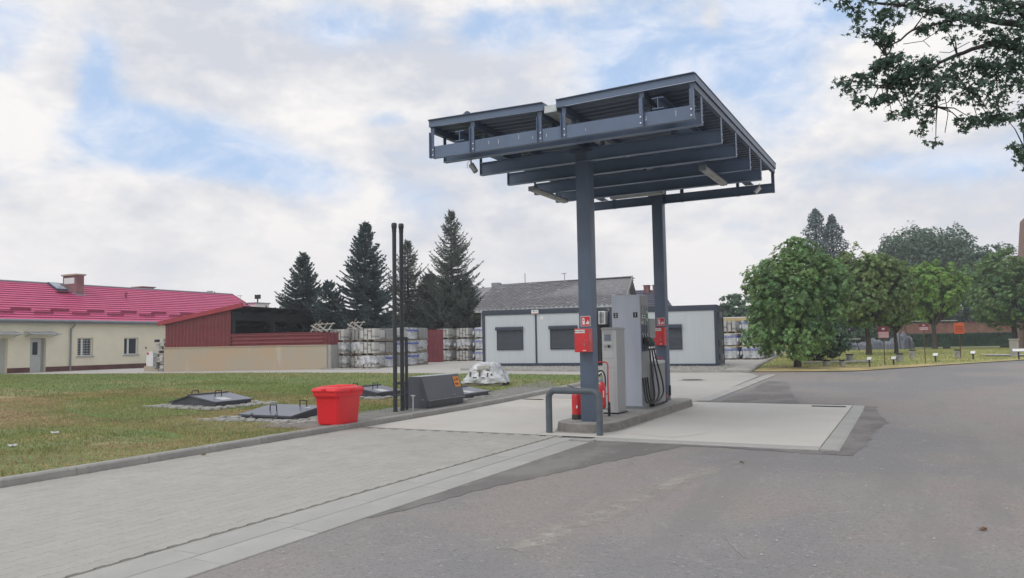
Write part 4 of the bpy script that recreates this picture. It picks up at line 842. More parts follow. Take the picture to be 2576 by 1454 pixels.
# ============================================================ CANOPY
CX, CY, CR = -4.965, 13.727, R(-1.113)
ZB = 4.663; X0, X1 = -1.997, 2.469; YS = [-2.886, -2.495, -1.265, -.188, 1.009, 2.091, 3.641]
def ibeam_prof(w, h, tf=.012, tw=.009):
    return [(-w/2, 0), (w/2, 0), (w/2, tf), (tw/2, tf), (tw/2, h-tf), (w/2, h-tf), (w/2, h), (-w/2, h), (-w/2, h-tf), (-tw/2, h-tf), (-tw/2, tf), (-w/2, tf)]
def canopy():
    t = thing('fuel_canopy', 'slate blue steel canopy of open beams on two square columns over the pumps', 'canopy', (CX, CY, 0), CR)
    H = .20
    for i, y in enumerate(YS):   # transverse beams: channels with their web to the front
        m = MB(); fl = .07
        if i in (0,): m.prism([(y, 0), (y+fl, 0), (y+fl, .012), (y+.008, .012), (y+.008, H-.012), (y+fl, H-.012), (y+fl, H), (y, H)], 'x', X0, X1)
        elif i == 6: m.prism([(y, 0), (y, H), (y-fl, H), (y-fl, H-.012), (y-.008, H-.012), (y-.008, .012), (y-fl, .012), (y-fl, 0)], 'x', X0, X1)
        else: m.prism([(u+y, v) for u, v in ibeam_prof(.12, H+.03)], 'x', X0, X1)
        m.build('cross_beam', 'steel', t, loc=(0, 0, ZB))
    roofz = lambda x: ZB+.535-.045*(1-min(1, abs(x-.22)/2.2))   # underside of the deck, falling to the middle gutter
    for x in (-1.47, 1.93): MB().prism([(x+u, v) for u, v in ibeam_prof(.18, .17, .014, .012)], 'y', -2.87, 3.72).build('main_beam', 'steel', t, loc=(0, 0, ZB+H+.032))
    MB().prism([(-.02+u, v) for u, v in ibeam_prof(.2, .2)], 'y', -2.45, 3.6).build('main_beam', 'steel_dark', t, loc=(0, 0, ZB+H+.032))
    px = [-1.99, -1.2, .03, .44, 1.69, 2.44]
    for x in px:     # purlins and the hangers that carry them
        MB().prism([(x-.03 if x < .2 else x-.02, 0), (x+.045, 0), (x+.045, .1), (x-.03, .1)], 'y', -2.9, 3.68).build('purlin', 'steel_dark', t, loc=(0, 0, roofz(x)-.105))
        for k, y in enumerate(YS):
            if k in (1, 2, 3, 4, 5) and x in (-1.2, .03, .44, 1.69): 
                MB().box(x-.03, x+.03, y-.03, y+.03, ZB+H+.03, roofz(x)-.105).build('hanger', 'steel_dark', t); continue
            s = -1 if k in (0,) else 1; d = -.004 if k == 0 else (.006 if k == 6 else 0)
            m = MB(); yy = y-.012 if k == 0 else (y+.012 if k == 6 else y)
            inner = 1 if x < 0 else -1
            if k in (0, 6):
                m.box(x-.035, x+.035, yy-.006, yy+.006, ZB-.003, roofz(x)-.1); m.box(x-.035, x-.027, yy+.006 if k == 0 else yy-.006-.001, yy+.009 if k == 0 else yy-.001, ZB, ZB+.1) if False else m.box(x-.035 if x < 1 else x+.027, x-.027 if x < 1 else x+.035, yy-.05, yy-.006, ZB-.003, roofz(x)-.1)
            else:
                e = X0-.006 if x < 0 else X1+.002; m.box(e-.002, e+.006, y-.045, y+.045, ZB-.003, roofz(x)-.1)
            m.build('hanger', 'steel', t)
            if k in (0, 6):
                for z in (.045, .135): MB().lathe([(.014, 0), (.014, .008), (.004, .012)], 8).build('bolt', 'bolt', t, loc=(x+.012 if x < 1 else x-.012, yy-.006 if k == 0 else yy+.006, ZB+z)).rotation_euler = (R(90) if k == 0 else R(-90), 0, 0)
            else:
                for z in (.045, .145): MB().lathe([(.013, 0), (.013, .008), (.004, .012)], 8).build('bolt', 'bolt', t, loc=((X0-.008) if x < 0 else X1+.008, y+.02, ZB+z)).rotation_euler = (0, R(-90 if x < 0 else 90), 0)
    # trapezoid roof sheets, ribs running across, two wings with a gutter between
    for (xa, xb) in ((-2.03, .11), (.34, 2.50)):
        m = MB(); p = .19; y = -2.9
        while y < 3.66:
            for (ya, yb, za, zb_) in ((0, .07, 0, 0), (.07, .095, 0, .035), (.095, .165, .035, .035), (.165, .19, .035, 0)):
                m.face([(xa, y+ya, roofz(xa)+za), (xb, y+ya, roofz(xb)+za), (xb, y+yb, roofz(xb)+zb_), (xa, y+yb, roofz(xa)+zb_)])
            y += p
        m.build('roof_sheet', 'deck', t)
        f = MB(); h0, h1 = -.005, .112
        def edge(P, Q, nrm):
            a, b = Vector(P), Vector(Q); n = Vector(nrm)*.006
            f.poly([a+Vector((0, 0, h0)), b+Vector((0, 0, h0)), b+Vector((0, 0, h1)), a+Vector((0, 0, h1)), a+n+Vector((0, 0, h0)), b+n+Vector((0, 0, h0)), b+n+Vector((0, 0, h1)), a+n+Vector((0, 0, h1))], [(0, 1, 2, 3), (4, 5, 6, 7), (0, 1, 5, 4), (1, 2, 6, 5), (2, 3, 7, 6), (3, 0, 4, 7)])
        edge((xa, -2.93, roofz(xa)), (xb, -2.93, roofz(xb)), (0, -1, 0)); edge((xa, 3.70, roofz(xa)), (xb, 3.70, roofz(xb)), (0, 1, 0))
        edge((xa, -2.93, roofz(xa)), (xa, 3.70, roofz(xa)), (-1, 0, 0)); edge((xb, -2.93, roofz(xb)), (xb, 3.70, roofz(xb)), (1, 0, 0))
        f.build('fascia', 'steel', t)
        l = MB(); l.bar((xa, -2.952, roofz(xa)+.11), (xb, -2.952, roofz(xb)+.11), .03, .012); l.bar((xb if xa > 0 else xa, -2.94, roofz(2)+.112), (xb if xa > 0 else xa, 3.70, roofz(2)+.112), .03, .012); l.build('fascia_lip', 'steel_dark', t)
    z = roofz(.22)
    MB().prism([(.115, z+.06), (.115, z-.055), (.335, z-.055), (.335, z+.06), (.329, z+.06), (.329, z-.049), (.121, z-.049), (.121, z+.06)], 'y', -2.91, 3.7).box(.115, .335, -2.91, -2.905, z-.055, z+.06).build('gutter', 'galv', t)
    MB().prism([(-1.36, 0), (-1.29, .045), (-1.26, .05), (-1.25, .0)], 'y', -2.95, -2.86).build('cable_bracket', 'steel_dark', t, loc=(0, 0, roofz(-1.3)+.115))
    # white drips left by birds and rain on the front beam
    d = MB()
    for x in (-.72, -.9, -.35, .14, .8, 1.75, 1.76, 2.2, -.1):
        h = rnd.uniform(.02, .09); zz = ZB+rnd.uniform(.06, .12); d.box(x-.003, x+.003, YS[0]-.003, YS[0]-.001, zz, zz+h)
    tag(d.build('drip_marks', 'white', t), kind='stuff')
    # columns
    inv = Matrix.Translation((CX, CY, 0))@Matrix.Rotation(CR, 4, 'Z')
    for (x, y) in ((-4.945, 12.58), (-5.0, 17.3)):
        p = inv.inverted()@Vector((x, y, 0)); hw = .125
        c = MB().box(-hw, hw, -hw, hw, .16, ZB+.2).build('column', 'column', t, bevel=.018, smooth=True); c.location = (p.x, p.y, 0); c.rotation_euler = (0, 0, -CR)
        MB().box(-.2, .2, -.2, .2, ZB+.18, ZB+.2).build('head_plate', 'steel_dark', c)
        if y > 15: MB().box(hw, hw+.03, -.03, .05, .27, .50).build('junction_box', 'black', c, bevel=.004)
        # the grey capital where column and beams meet
        MB().prism([(u, v) for u, v in ibeam_prof(.22, .2, .014, .012)], 'x', -1.1, 1.1).build('head_beam', 'steel_dark', c, loc=(0, .0, ZB+.0)) if False else None
canopy()
def canopy_pt(x, y, z): return (Matrix.Translation((CX, CY, 0))@Matrix.Rotation(CR, 4, 'Z'))@Vector((x, y, z))
def strip_light(lab, x, y0, y1, z, tilt=0, along='y'):
    L_ = y1-y0; p = canopy_pt(x, (y0+y1)/2, z); t = thing('strip_light', lab, 'strip light', p, CR if along == 'y' else CR+R(90), 'strip lights hung under the canopy beams')
    MB().prism([(-.075, 0), (-.055, .03), (-.045, .045), (.045, .045), (.055, .03), (.075, 0)], 'y', -L_/2, L_/2).build('housing', 'galv', t, smooth=False)
    MB().prism([(-.068, 0), (-.052, -.04), (-.025, -.055), (.025, -.055), (.052, -.04), (.068, 0)], 'y', -L_/2+.015, L_/2-.015).build('diffuser', 'diffuser', t, smooth=True)
    for s in (-1, 1): MB().box(-.07, .07, s*L_/2-.015, s*L_/2+.015, -.045, .05).build('end_cap', 'zinc', t, bevel=.008); MB().bar((0, s*L_*.36, .045), (0, s*L_*.36, .09 if along == 'y' else .2), .03, .02).build('hanger', 'steel_dark', t)
strip_light('strip light hanging under the left edge of the canopy, nearest the conifers', -1.58, .0, 1.6, ZB-.08)
strip_light('strip light hanging under the right half of the canopy, pale against dark beams', 1.84, .0, 1.6, ZB-.08)
strip_light('strip light tucked crosswise between the front canopy beams, right of the near column', .95, -.55, .75, ZB+.14, along='x')
strip_light('strip light lying crosswise deeper under the canopy, behind the front one', -.35, 2.2, 3.4, ZB+.12, along='x')
def floodlight(lab, p, aim, m, r=.05):
    t = thing('spotlight', lab, 'spotlight', p); d = Vector(aim).normalized()
    MB().tube([(0, 0, 0), d*.16], r, 10, r2=r*.95).build('lamp_body', m, t, smooth=True); MB().tube([d*.158, d*.165], r*.85, 10).build('lens', 'glass', t)
    MB().bar((0, 0, 0), (0, 0, .09), .02, .02).build('bracket', m, t); MB().tube([(-.02, 0, .08), (-.07, 0, .03), (-.08, 0, -.05), (-.04, .0, -.06), (-.02, 0, 0)], .004, 5).build('cable', 'rope', t)
floodlight('grey cylinder spotlight under the left end of the front canopy beams', canopy_pt(-1.52, -2.42, ZB-.07), (.45, .1, -.75), 'diffuser')
floodlight('small white spotlight at the far right end of the canopy', canopy_pt(2.2, 3.42, ZB+.10), (-.5, -.3, -.6), 'white', .045)

# ---------------------------------------------------------- on the columns
def column_kit(which, x, y, zs):
    s = thing('extinguisher_sign', f'red fire extinguisher pictogram sign on the {which} column', 'sign', (x, y, zs))
    MB().box(-.088, .088, -.004, 0, -.088, .088).build('backing', 'white', s); MB().box(-.08, .08, -.006, -.0041, -.08, .08).build('face', 'signred', s)
    f = MB(); f.box(-.055, -.012, -.009, -.0062, -.06, .035).box(-.045, -.022, -.009, -.0062, .037, .058).face([(-.065, -.008, .03), (-.052, -.008, .055), (-.045, -.008, .05), (-.056, -.008, .028)])
    f.build('extinguisher_symbol', 'white', s); MB().box(-.042, -.024, -.010, -.0091, .01, .024).build('symbol_label', 'black', s)
    g = MB()
    for k, (a, h) in enumerate(((.008, .05), (.028, .085), (.05, .065))):
        pts = [(a, -.055), (a+.018, -.055), (a+.02, -.055+h*.5), (a+.012, -.055+h), (a+.006, -.055+h*.65), (a-.004, -.055+h*.4)]
        g.poly([(u, -.0085, v) for u, v in pts], [tuple(range(6))])
    g.build('flame_symbol', 'white', s)
    b = thing('fire_blanket_box', f'red fire blanket cabinet fixed to the {which} column', 'fire blanket box', (x-.005, y, zs-.33))
    MB().box(-.128, .128, -.20, -.012, -.20, .20).build('cabinet', 'red', b, bevel=.006); MB().box(-.10, .10, -.012, 0, -.15, .15).build('wall_bracket', 'steel_dark', b)
    MB().box(-.122, .122, -.206, -.2, -.194, .194).build('door', 'red', b, bevel=.003)
    MB().box(-.115, .07, -.209, -.206, .125, .18).build('label_plate', 'white', b)
    text('label_text', 'KOC GAŚNICZY', .034, 'black', b, (-.022, -.2095, .152), (R(90), 0, 0), sx=.78)
    MB().box(.045, .062, -.214, -.206, -.10, -.045).build('latch', 'zinc', b); MB().lathe([(.008, 0), (.008, .01), (.003, .012)], 8).build('lock', 'zinc', b, loc=(.062, -.206, .0)).rotation_euler = (R(90), 0, 0); MB().box(.025, .082, -.208, -.206, -.178, -.166).build('maker_plate', 'white', b)
column_kit('near', -4.94, 12.45, 1.88); column_kit('far', -4.985, 17.17, 1.94)

def hoop():
    t = thing('barrier_hoop', 'thick grey tubular steel hoop guarding the front of the island', 'barrier', (-4.97, 11.9, .02))
    r = .055; w = .47; z = .70; rr = .13; pts = [(-w, .05, 0), (-w, .05, z-rr)]
    for k in range(1, 7): a = math.pi/2*k/6; pts.append((-w+rr-rr*math.cos(a), .05-.02*k/6, z-rr+rr*math.sin(a)))
    for k in range(0, 7): a = math.pi/2*k/6; pts.append((w-rr+rr*math.sin(a), -.05+.02*(1-k/6) if k else -.03, z-rr+rr*math.cos(a)))
    pts.append((w, -.05, 0)); MB().tube(pts, r, 18).build('hoop', 'loop', t, smooth=True, angle=60)
hoop()
def extinguishers():
    t = thing('fire_extinguisher', 'upright red fire extinguisher with black base left of the near column', 'fire extinguisher', (-5.27, 12.78, .162))
    MB().lathe([(.092, .07), (.094, .1), (.094, .40), (.088, .44), (.06, .475), (.03, .49)], 20).build('cylinder', 'red', t, smooth=True)
    MB().lathe([(.098, 0), (.098, .085), (.095, .09)], 20).build('base_ring', 'darkplastic', t, smooth=True); MB().lathe([(.022, .48), (.022, .53), (.015, .54)], 10).build('valve', 'zinc', t)
    m = MB().bar((-.02, 0, .54), (-.17, -.02, .60), .02, .012).bar((-.02, 0, .52), (-.13, -.02, .53), .02, .012); m.build('squeeze_handle', 'darkplastic', t)
    MB().tube([(.02, 0, .52), (.10, .02, .48), (.11, .02, .3), (.105, .0, .12)], .014, 8).build('hose', 'darkplastic', t, smooth=True); MB().box(.02, .045, -.094, -.092, .2, .25).build('label', 'white', t)
    MB().box(-.099, -.094, -.01, .012, .36, .385).box(-.099, -.094, -.01, .012, .22, .245).build('bracket', 'zinc', t)
    def cart(lab, loc, rz):
        c = thing('wheeled_extinguisher', lab, 'fire extinguisher', loc, rz, 'wheeled fire extinguishers')
        MB().lathe([(.03, .14), (.062, .16), (.068, .20), (.068, .52), (.06, .57), (.035, .61), (.022, .63)], 18).build('cylinder', 'red', c, smooth=True)
        MB().lathe([(.022, .63), (.028, .68), (.016, .70), (.016, .76)], 10).build('valve', 'zinc', c, smooth=True)
        MB().tube([(-.11, .10, .15), (-.11, .11, .62), (-.115, .18, .90), (-.10, .20, .965), (-.06, .205, .98), (.06, .205, .98), (.10, .20, .965), (.115, .18, .90), (.11, .11, .62), (.11, .10, .15)], .013, 8).tube([(-.11, .105, .4), (.11, .105, .4)], .01, 6).build('trolley_frame', 'red', c, smooth=True)
        for s in (-1, 1):
            w = MB().lathe([(.10, -.025), (.125, -.02), (.13, 0), (.125, .02), (.10, .025)], 20).build('wheel', 'darkplastic', c, smooth=True, loc=(s*.12, .05, .13)); w.rotation_euler = (0, R(90), 0); MB().lathe([(.05, -.028), (.05, .028)], 14).build('hub', 'red', w)
        MB().tube([(-.14, .05, .13), (.14, .05, .13)], .01, 6).build('axle', 'zinc', c)
        pts = [(.0, -.02, .78)]+[(-.02-.10*math.cos(a)*(.8+.2*abs(math.sin(a))), .07+.02*math.sin(2.3*a), .63+.20*math.sin(a)) for a in np.linspace(.4, 5.2*math.pi, 60)]
        MB().tube(pts, .014, 7).build('hose', 'darkplastic', c, smooth=True)
        MB().box(.015, .035, -.081, -.079, .35, .47).build('label', 'white', c)
        return c
    cart('wheeled red extinguisher with coiled black hose between near column and payment terminal', (-5.02, 13.38, .162), R(20))
    cart('wheeled extinguisher hidden behind the grey side cabinet with only its red handle showing', (-4.91, 16.78, .162), R(180))
extinguishers()

def terminal():
    t = thing('payment_terminal', 'tall pale card payment terminal with small screen in front of the pump', 'payment terminal', (-5.03, 14.0, .162))
    w = .14; H = 1.62
    MB().box(-w-.01, w+.02, -.16, .36, 0, .025).build('base_plate', 'darkplastic', t)
    MB().box(-w, w-.045, -.16, -.145, .03, H-.04).build('front_panel', 'terminal', t, bevel=.004)
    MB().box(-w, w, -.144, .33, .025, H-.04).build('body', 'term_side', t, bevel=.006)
    MB().box(w-.043, w, -.162, -.145, .03, H-.04).build('corner_strip', 'terminal', t, bevel=.004)
    MB().prism([(-.18, H-.04), (-.18, H-.02), (-.12, H+.005), (.35, H+.005), (.35, H-.04)], 'x', -w-.012, w+.012).build('top_cap', 'term_side', t, bevel=.004)
    MB().box(-w+.02, w-.07, -.168, -.16, 1.22, 1.57).build('bezel', 'terminal', t, bevel=.004); MB().box(-w+.028, w-.078, -.1695, -.168, 1.50, 1.563).build('recess', 'sill', t)
    s = MB().box(-w+.045, w-.09, -.172, -.168, 1.36, 1.50).build('screen_frame', 'sill', t); MB().box(-w+.053, w-.098, -.174, -.172, 1.372, 1.49).build('screen', 'screen', s)
    r = MB().box(-w+.03, w-.08, -.172, -.168, 1.235, 1.305).build('reader_panel', 'sill', t); MB().lathe([(.026, 0), (.026, .012), (.018, .016)], 14).build('reader', 'darkplastic', r, loc=(-.0, -.172, 1.268)).rotation_euler = (R(90), 0, 0)
    MB().lathe([(.012, 0), (.012, .006)], 12).build('button', 'zinc', r, loc=(-.075, -.172, 1.268)).rotation_euler = (R(90), 0, 0)
    MB().box(-w+.015, w-.06, -.1615, -.160, 1.195, 1.199).box(-w+.015, w-.06, -.1615, -.160, 1.035, 1.039).box(-w+.015, w-.06, -.1615, -.160, .86, .864).build('panel_joint', 'steel', t)
terminal()

def dispenser():
    t = thing('fuel_pump', 'tall light grey fuel dispenser numbered 1 and 2 with three hoses', 'fuel pump', (-5.08, 15.2, .162))
    xl, xr = -.29, .31; H = 2.29; yb = .32; yf = -.22
    MB().box(xl+.02, xr-.02, yf+.02, yb-.02, 0, .05).build('plinth', 'zinc', t)
    MB().box(xl, xr-.008, yf, yb, .05, H).build('housing', 'pump', t, bevel=.008)
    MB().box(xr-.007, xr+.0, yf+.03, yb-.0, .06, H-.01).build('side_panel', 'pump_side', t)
    for s, c, x in (('2', 'black', xl+.085), ('1', 'black', xr-.10)):
        MB().box(x-.045, x+.045, yf-.003, yf-.0005, 1.83, 1.935).build('number_plate', 'black', t); text('number', s, .105, 'white', t, (x, yf-.0035, 1.883), (R(90), 0, 0), sx=.85)
    ys = [-.10, .05, .20]
    for k, y in enumerate(ys):
        m = MB(); m.box(xr, xr+.004, y-.012, y+.012, 1.40, 2.08).build('slot', 'black', t)
        MB().box(xr+.0, xr+.012, y-.055, y+.055, 1.15, 1.68).build('nozzle_pocket', 'frame', t)
        g = MB().box(xr+.004, xr+.008, y-.05, y+.05, (1.80 if k < 2 else 1.66), (1.90 if k < 2 else 2.03)).build('fuel_label', 'greenlabel' if k == 2 else 'darkplastic', t)
        if k < 2: MB().box(xr+.008, xr+.010, y-.038, y+.038, 1.815, 1.885).build('label_face', 'white', g); text('label_text', 'ON', .045, 'black', g, (xr+.0105, y, 1.85), (R(90), 0, R(90)))
        else: text('label_text', 'PB', .085, 'white', g, (xr+.0085, y, 1.94), (R(90), 0, R(90)), sx=.75); text('label_text', '95', .085, 'white', g, (xr+.0085, y, 1.79), (R(90), 0, R(90)), sx=.75)
    MB().lathe([(.02, 0), (.02, .004)], 12).build('seal', 'white', t, loc=(xr+.004, ys[0], 1.73)).rotation_euler = (0, R(90), 0)
    for k, y in enumerate(ys):
        c = 'green' if k == 2 else 'darkplastic'
        n = MB(); n.tube([(xr+.03, y+.005, 1.42), (xr+.09, y, 1.38), (xr+.13, y, 1.32), (xr+.135, y, 1.24)], [.028, .04, .036, .024], 10); n.tube([(xr+.06, y, 1.28), (xr+.09, y, 1.22), (xr+.13, y, 1.18)], .012, 7); n.box(xr+.03, xr+.10, y-.03, y+.03, 1.30, 1.41)
        no = n.build('nozzle', c, t, smooth=True); MB().tube([(xr+.025, y, 1.41), (xr+.02, y-.02, 1.47), (xr+.012, y-.04, 1.51)], .011, 8).build('spout', 'bolt', no, smooth=True)
        MB().tube([(xr+.135, y, 1.24), (xr+.137, y, 1.205)], .019, 8).build('collar', 'bolt', no)
        sag = [(xr+.14, y, 1.20), (xr+.15, y+.02+.05*k, .95), (xr+.16, y+.08+.16*k, .6), (xr+.16, y+.17+.18*k, .32), (xr+.15, y+.15+.10*k, .17), (xr+.12, y+.03+.02*k, .11), (xr+.06, y-.07, .17), (xr+.03, y-.10, .45), (xr+.01, y-.09, .62)]
        P = [Vector(p) for p in sag]; S_ = []
        for i in range(len(P)-1):
            p0, p1, p2, p3 = P[max(0, i-1)], P[i], P[i+1], P[min(len(P)-1, i+2)]
            for q in range(6):
                u = q/6; S_.append(.5*((2*p1)+(-p0+p2)*u+(2*p0-5*p1+4*p2-p3)*u*u+(-p0+3*p1-3*p2+p3)*u**3))
        S_.append(P[-1]); MB().tube(S_, .017, 8).build('hose', 'darkplastic', t, smooth=True)
    d = MB().box(xr-.18, xr+.03, .33, .38, 1.46, 1.84)
    d = thing('pump_display', 'grey display box with small lcd standing out beside the pump nozzles', 'display', (-4.98, 15.56, 1.62+.16))
    MB().box(-.10, .22, 0, .42, -.20, .20).build('casing', 'pump_side', d, bevel=.008); fr_ = MB().box(-.055, .20, -.006, 0, -.16, .16).build('face_panel', 'zinc', d, bevel=.003)
    MB().box(.06, .16, -.009, -.006, -.02, .10).build('screen', 'screen', fr_); MB().lathe([(.018, 0), (.018, .008)], 10).build('lock', 'black', fr_, loc=(.0, -.006, .0)).rotation_euler = (R(90), 0, 0); MB().box(.10, .125, -.009, -.006, -.11, -.07).build('sticker', 'darkplastic', fr_)
    MB().box(-.08, .1, .02, .4, -1.0, -.2).build('stand', 'pump_side', d)
    c = thing('pump_cabinet', 'low grey hydraulic cabinet with rounded top behind the hanging hoses', 'cabinet', (-4.86, 16.0, .162))
    MB().box(-.22, .14, -.40, .38, .0, .06).build('plinth', 'black', c); MB().box(-.24, .16, -.42, .40, .06, .87).build('body', 'pump_side', c, bevel=.01)
    MB().prism([(-.43, .87), (-.43, .90), (-.40, .93), (-.3, .94), (.36, .94), (.41, .92), (.41, .87)], 'x', -.25, .17).build('top', 'galv', c, bevel=.01); MB().lathe([(.01, 0), (.01, .004)], 8).build('lock', 'zinc', c, loc=(.16, .1, .75)).rotation_euler = (0, R(90), 0)
dispenser()

# ---------------------------------------------------------- beside the lawn kerb
def bin_():
    z = .118; t = thing('grit_bin', 'bright red plastic grit bin with ribbed lid on the lawn beside the kerb', 'bin', (-9.37, 11.26, z), R(2))
    def ring(hx, hy, zz, c=.05): return [(-hx+c, -hy, zz), (hx-c, -hy, zz), (hx, -hy+c, zz), (hx, hy-c, zz), (hx-c, hy, zz), (-hx+c, hy, zz), (-hx, hy-c, zz), (-hx, -hy+c, zz)]
    st = [ring(.235, .31, 0), ring(.245, .32, .05), ring(.265, .345, .46), ring(.285, .375, .50), ring(.295, .395, .51), ring(.30, .40, .58)]
    V = [p for r in st for p in r]; F = [(i*8+j, i*8+(j+1) % 8, (i+1)*8+(j+1) % 8, (i+1)*8+j) for i in range(5) for j in range(8)]+[tuple(range(8))[::-1], tuple(range(40, 48))]
    MB().poly(V, F).build('body', 'redplastic', t, bevel=.006, smooth=True, angle=35)
    lid = [ring(.315, .415, .582), ring(.32, .42, .61), ring(.29, .39, .65), ring(.23, .32, .672)]
    V = [p for r in lid for p in r]; F = [(i*8+j, i*8+(j+1) % 8, (i+1)*8+(j+1) % 8, (i+1)*8+j) for i in range(3) for j in range(8)]+[tuple(range(8))[::-1], tuple(range(24, 32))]
    l = MB().poly(V, F).build('lid', 'redplastic', t, bevel=.006, smooth=True, angle=35)
    m = MB()
    for k in range(6):
        y = -.25+k*.1; m.tube([(x, y+.05*math.cos(x*7), .676) for x in np.linspace(-.2, .2, 9)], .012, 6)
    m.build('lid_rib', 'redplastic', l, smooth=True)
    MB().box(-.04, .04, -.44, -.41, .60, .65).box(.31, .345, -.05, .05, .59, .64).box(-.05, .05, .40, .44, .61, .67).box(-.35, -.30, -.06, .06, .6, .66).build('lid_grip', 'redplastic', l, bevel=.01)
bin_()
def vents():
    t = thing('vent_pipes', 'pair of tall dark tank vent pipes with a short braced rail beside the kerb', 'vent pipe', (-9.81, 13.65, .1))
    for y, h in ((0, 4.06), (.26, 4.08)):
        p = MB().tube([(0, y, 0), (0, y, h-.16)], .045, 12).build('pipe', 'pipe', t, smooth=True); MB().lathe([(.05, h-.2), (.05, h-.12), (.06, h-.10), (.06, h-.02), (.045, h)], 12, (0, y, 0)).build('pipe_cap', 'pipe', p, smooth=True)
        MB().lathe([(.055, 0), (.055, .03)], 12, (0, y, 0)).build('base_flange', 'pipe', p)
    MB().box(-.025, .025, .40, .45, 0, 1.57).build('brace_post', 'pipe', t)
    for z in (1.56, .60): MB().box(-.02, .02, 0, .45, z-.03, z+.03).build('cross_rail', 'pipe', t)
    for z in (2.6, .35): MB().box(-.06, .06, -.06, .33, z-.015, z+.015).build('pipe_clamp', 'pipe', t)
vents()
def tank_cabinet():
    t = thing('tank_cabinet', 'anthracite sloped steel filler cabinet with an orange warning sticker', 'cabinet', (-9.52, 14.0, .10))
    prof = [(.0, .02), (.0, .14), (.045, .17), (-.20, .70), (-.62, .70), (-.95, .45), (-.95, .02)]   # x, z
    MB().prism([(0, .17), (.045, .17), (-.14, .70), (-.47, .70), (-.60, .52), (-.60, 0), (0, 0)], 'y', .42, 2.0).build('body', 'cabinet', t, bevel=.005)
    MB().box(-.46, -.15, .43, 1.99, .703, .709).build('top_plate', 'galv', t)
    MB().box(-.02, .008, .44, 1.98, .0, .15).build('vent_panel', 'hatch', t)
    MB().prism([(.055, .165), (.06, .175), (.048, .18), (.043, .17)], 'y', .45, 2.0).build('lid_lip', 'zinc', t)
    n = Vector((.53, 0, .185)).normalized(); up = Vector((-.185, 0, .53)).normalized(); y_ = Vector((0, 1, 0)); c = Vector((-.075, 1.82, .53)); 
    def pl(u, v, h): return c+y_*u+up*v+n*h
    s = MB().poly([pl(-.13, -.125, .003), pl(.13, -.125, .003), pl(.13, .125, .003), pl(-.13, .125, .003)], [(0, 1, 2, 3)]).build('warning_sticker', 'orange', t)
    k = MB().face([pl(-.10, .02, .005), pl(-.04, .02, .005), pl(-.07, .08, .005)])
    for v in (.065, .03): k.face([pl(-.015, v, .005), pl(.10, v, .005), pl(.10, v+.02, .005), pl(-.015, v+.02, .005)])
    for a, b in ((-.09, -.05), (-.04, -.0), (.01, .04), (.085, .095)): k.face([pl(a, -.08, .005), pl(b, -.08, .005), pl(b, -.035, .005), pl(a, -.035, .005)])
    k.build('sticker_print', 'black', s)
    c = Vector((.018, 1.55, .25)); MB().poly([pl(-.06, -.008, .0), pl(.06, -.008, .0), pl(.06, .008, .02), pl(-.06, .008, .02)], [(0, 1, 2, 3)]).build('handle', 'bolt', t)
    for xx, zz in ((-.5, .34), (-.1, .2)): MB().lathe([(.012, 0), (.012, .01)], 8).build('bolt', 'bolt', t, loc=(xx, .42, zz)).rotation_euler = (R(90), 0, 0)
    p = thing('earthing_post', 'short pale earthing post in front of the filler cabinet', 'post', (-9.36, 13.66, .1)); MB().tube([(0, 0, 0), (0, 0, .34)], .014, 8).build('post', 'galv', p); MB().box(-.05, .05, -.01, .01, .34, .36).build('cross_piece', 'galv', p)
tank_cabinet()
HP = []   # paving pads round the hatches, kept free of grass
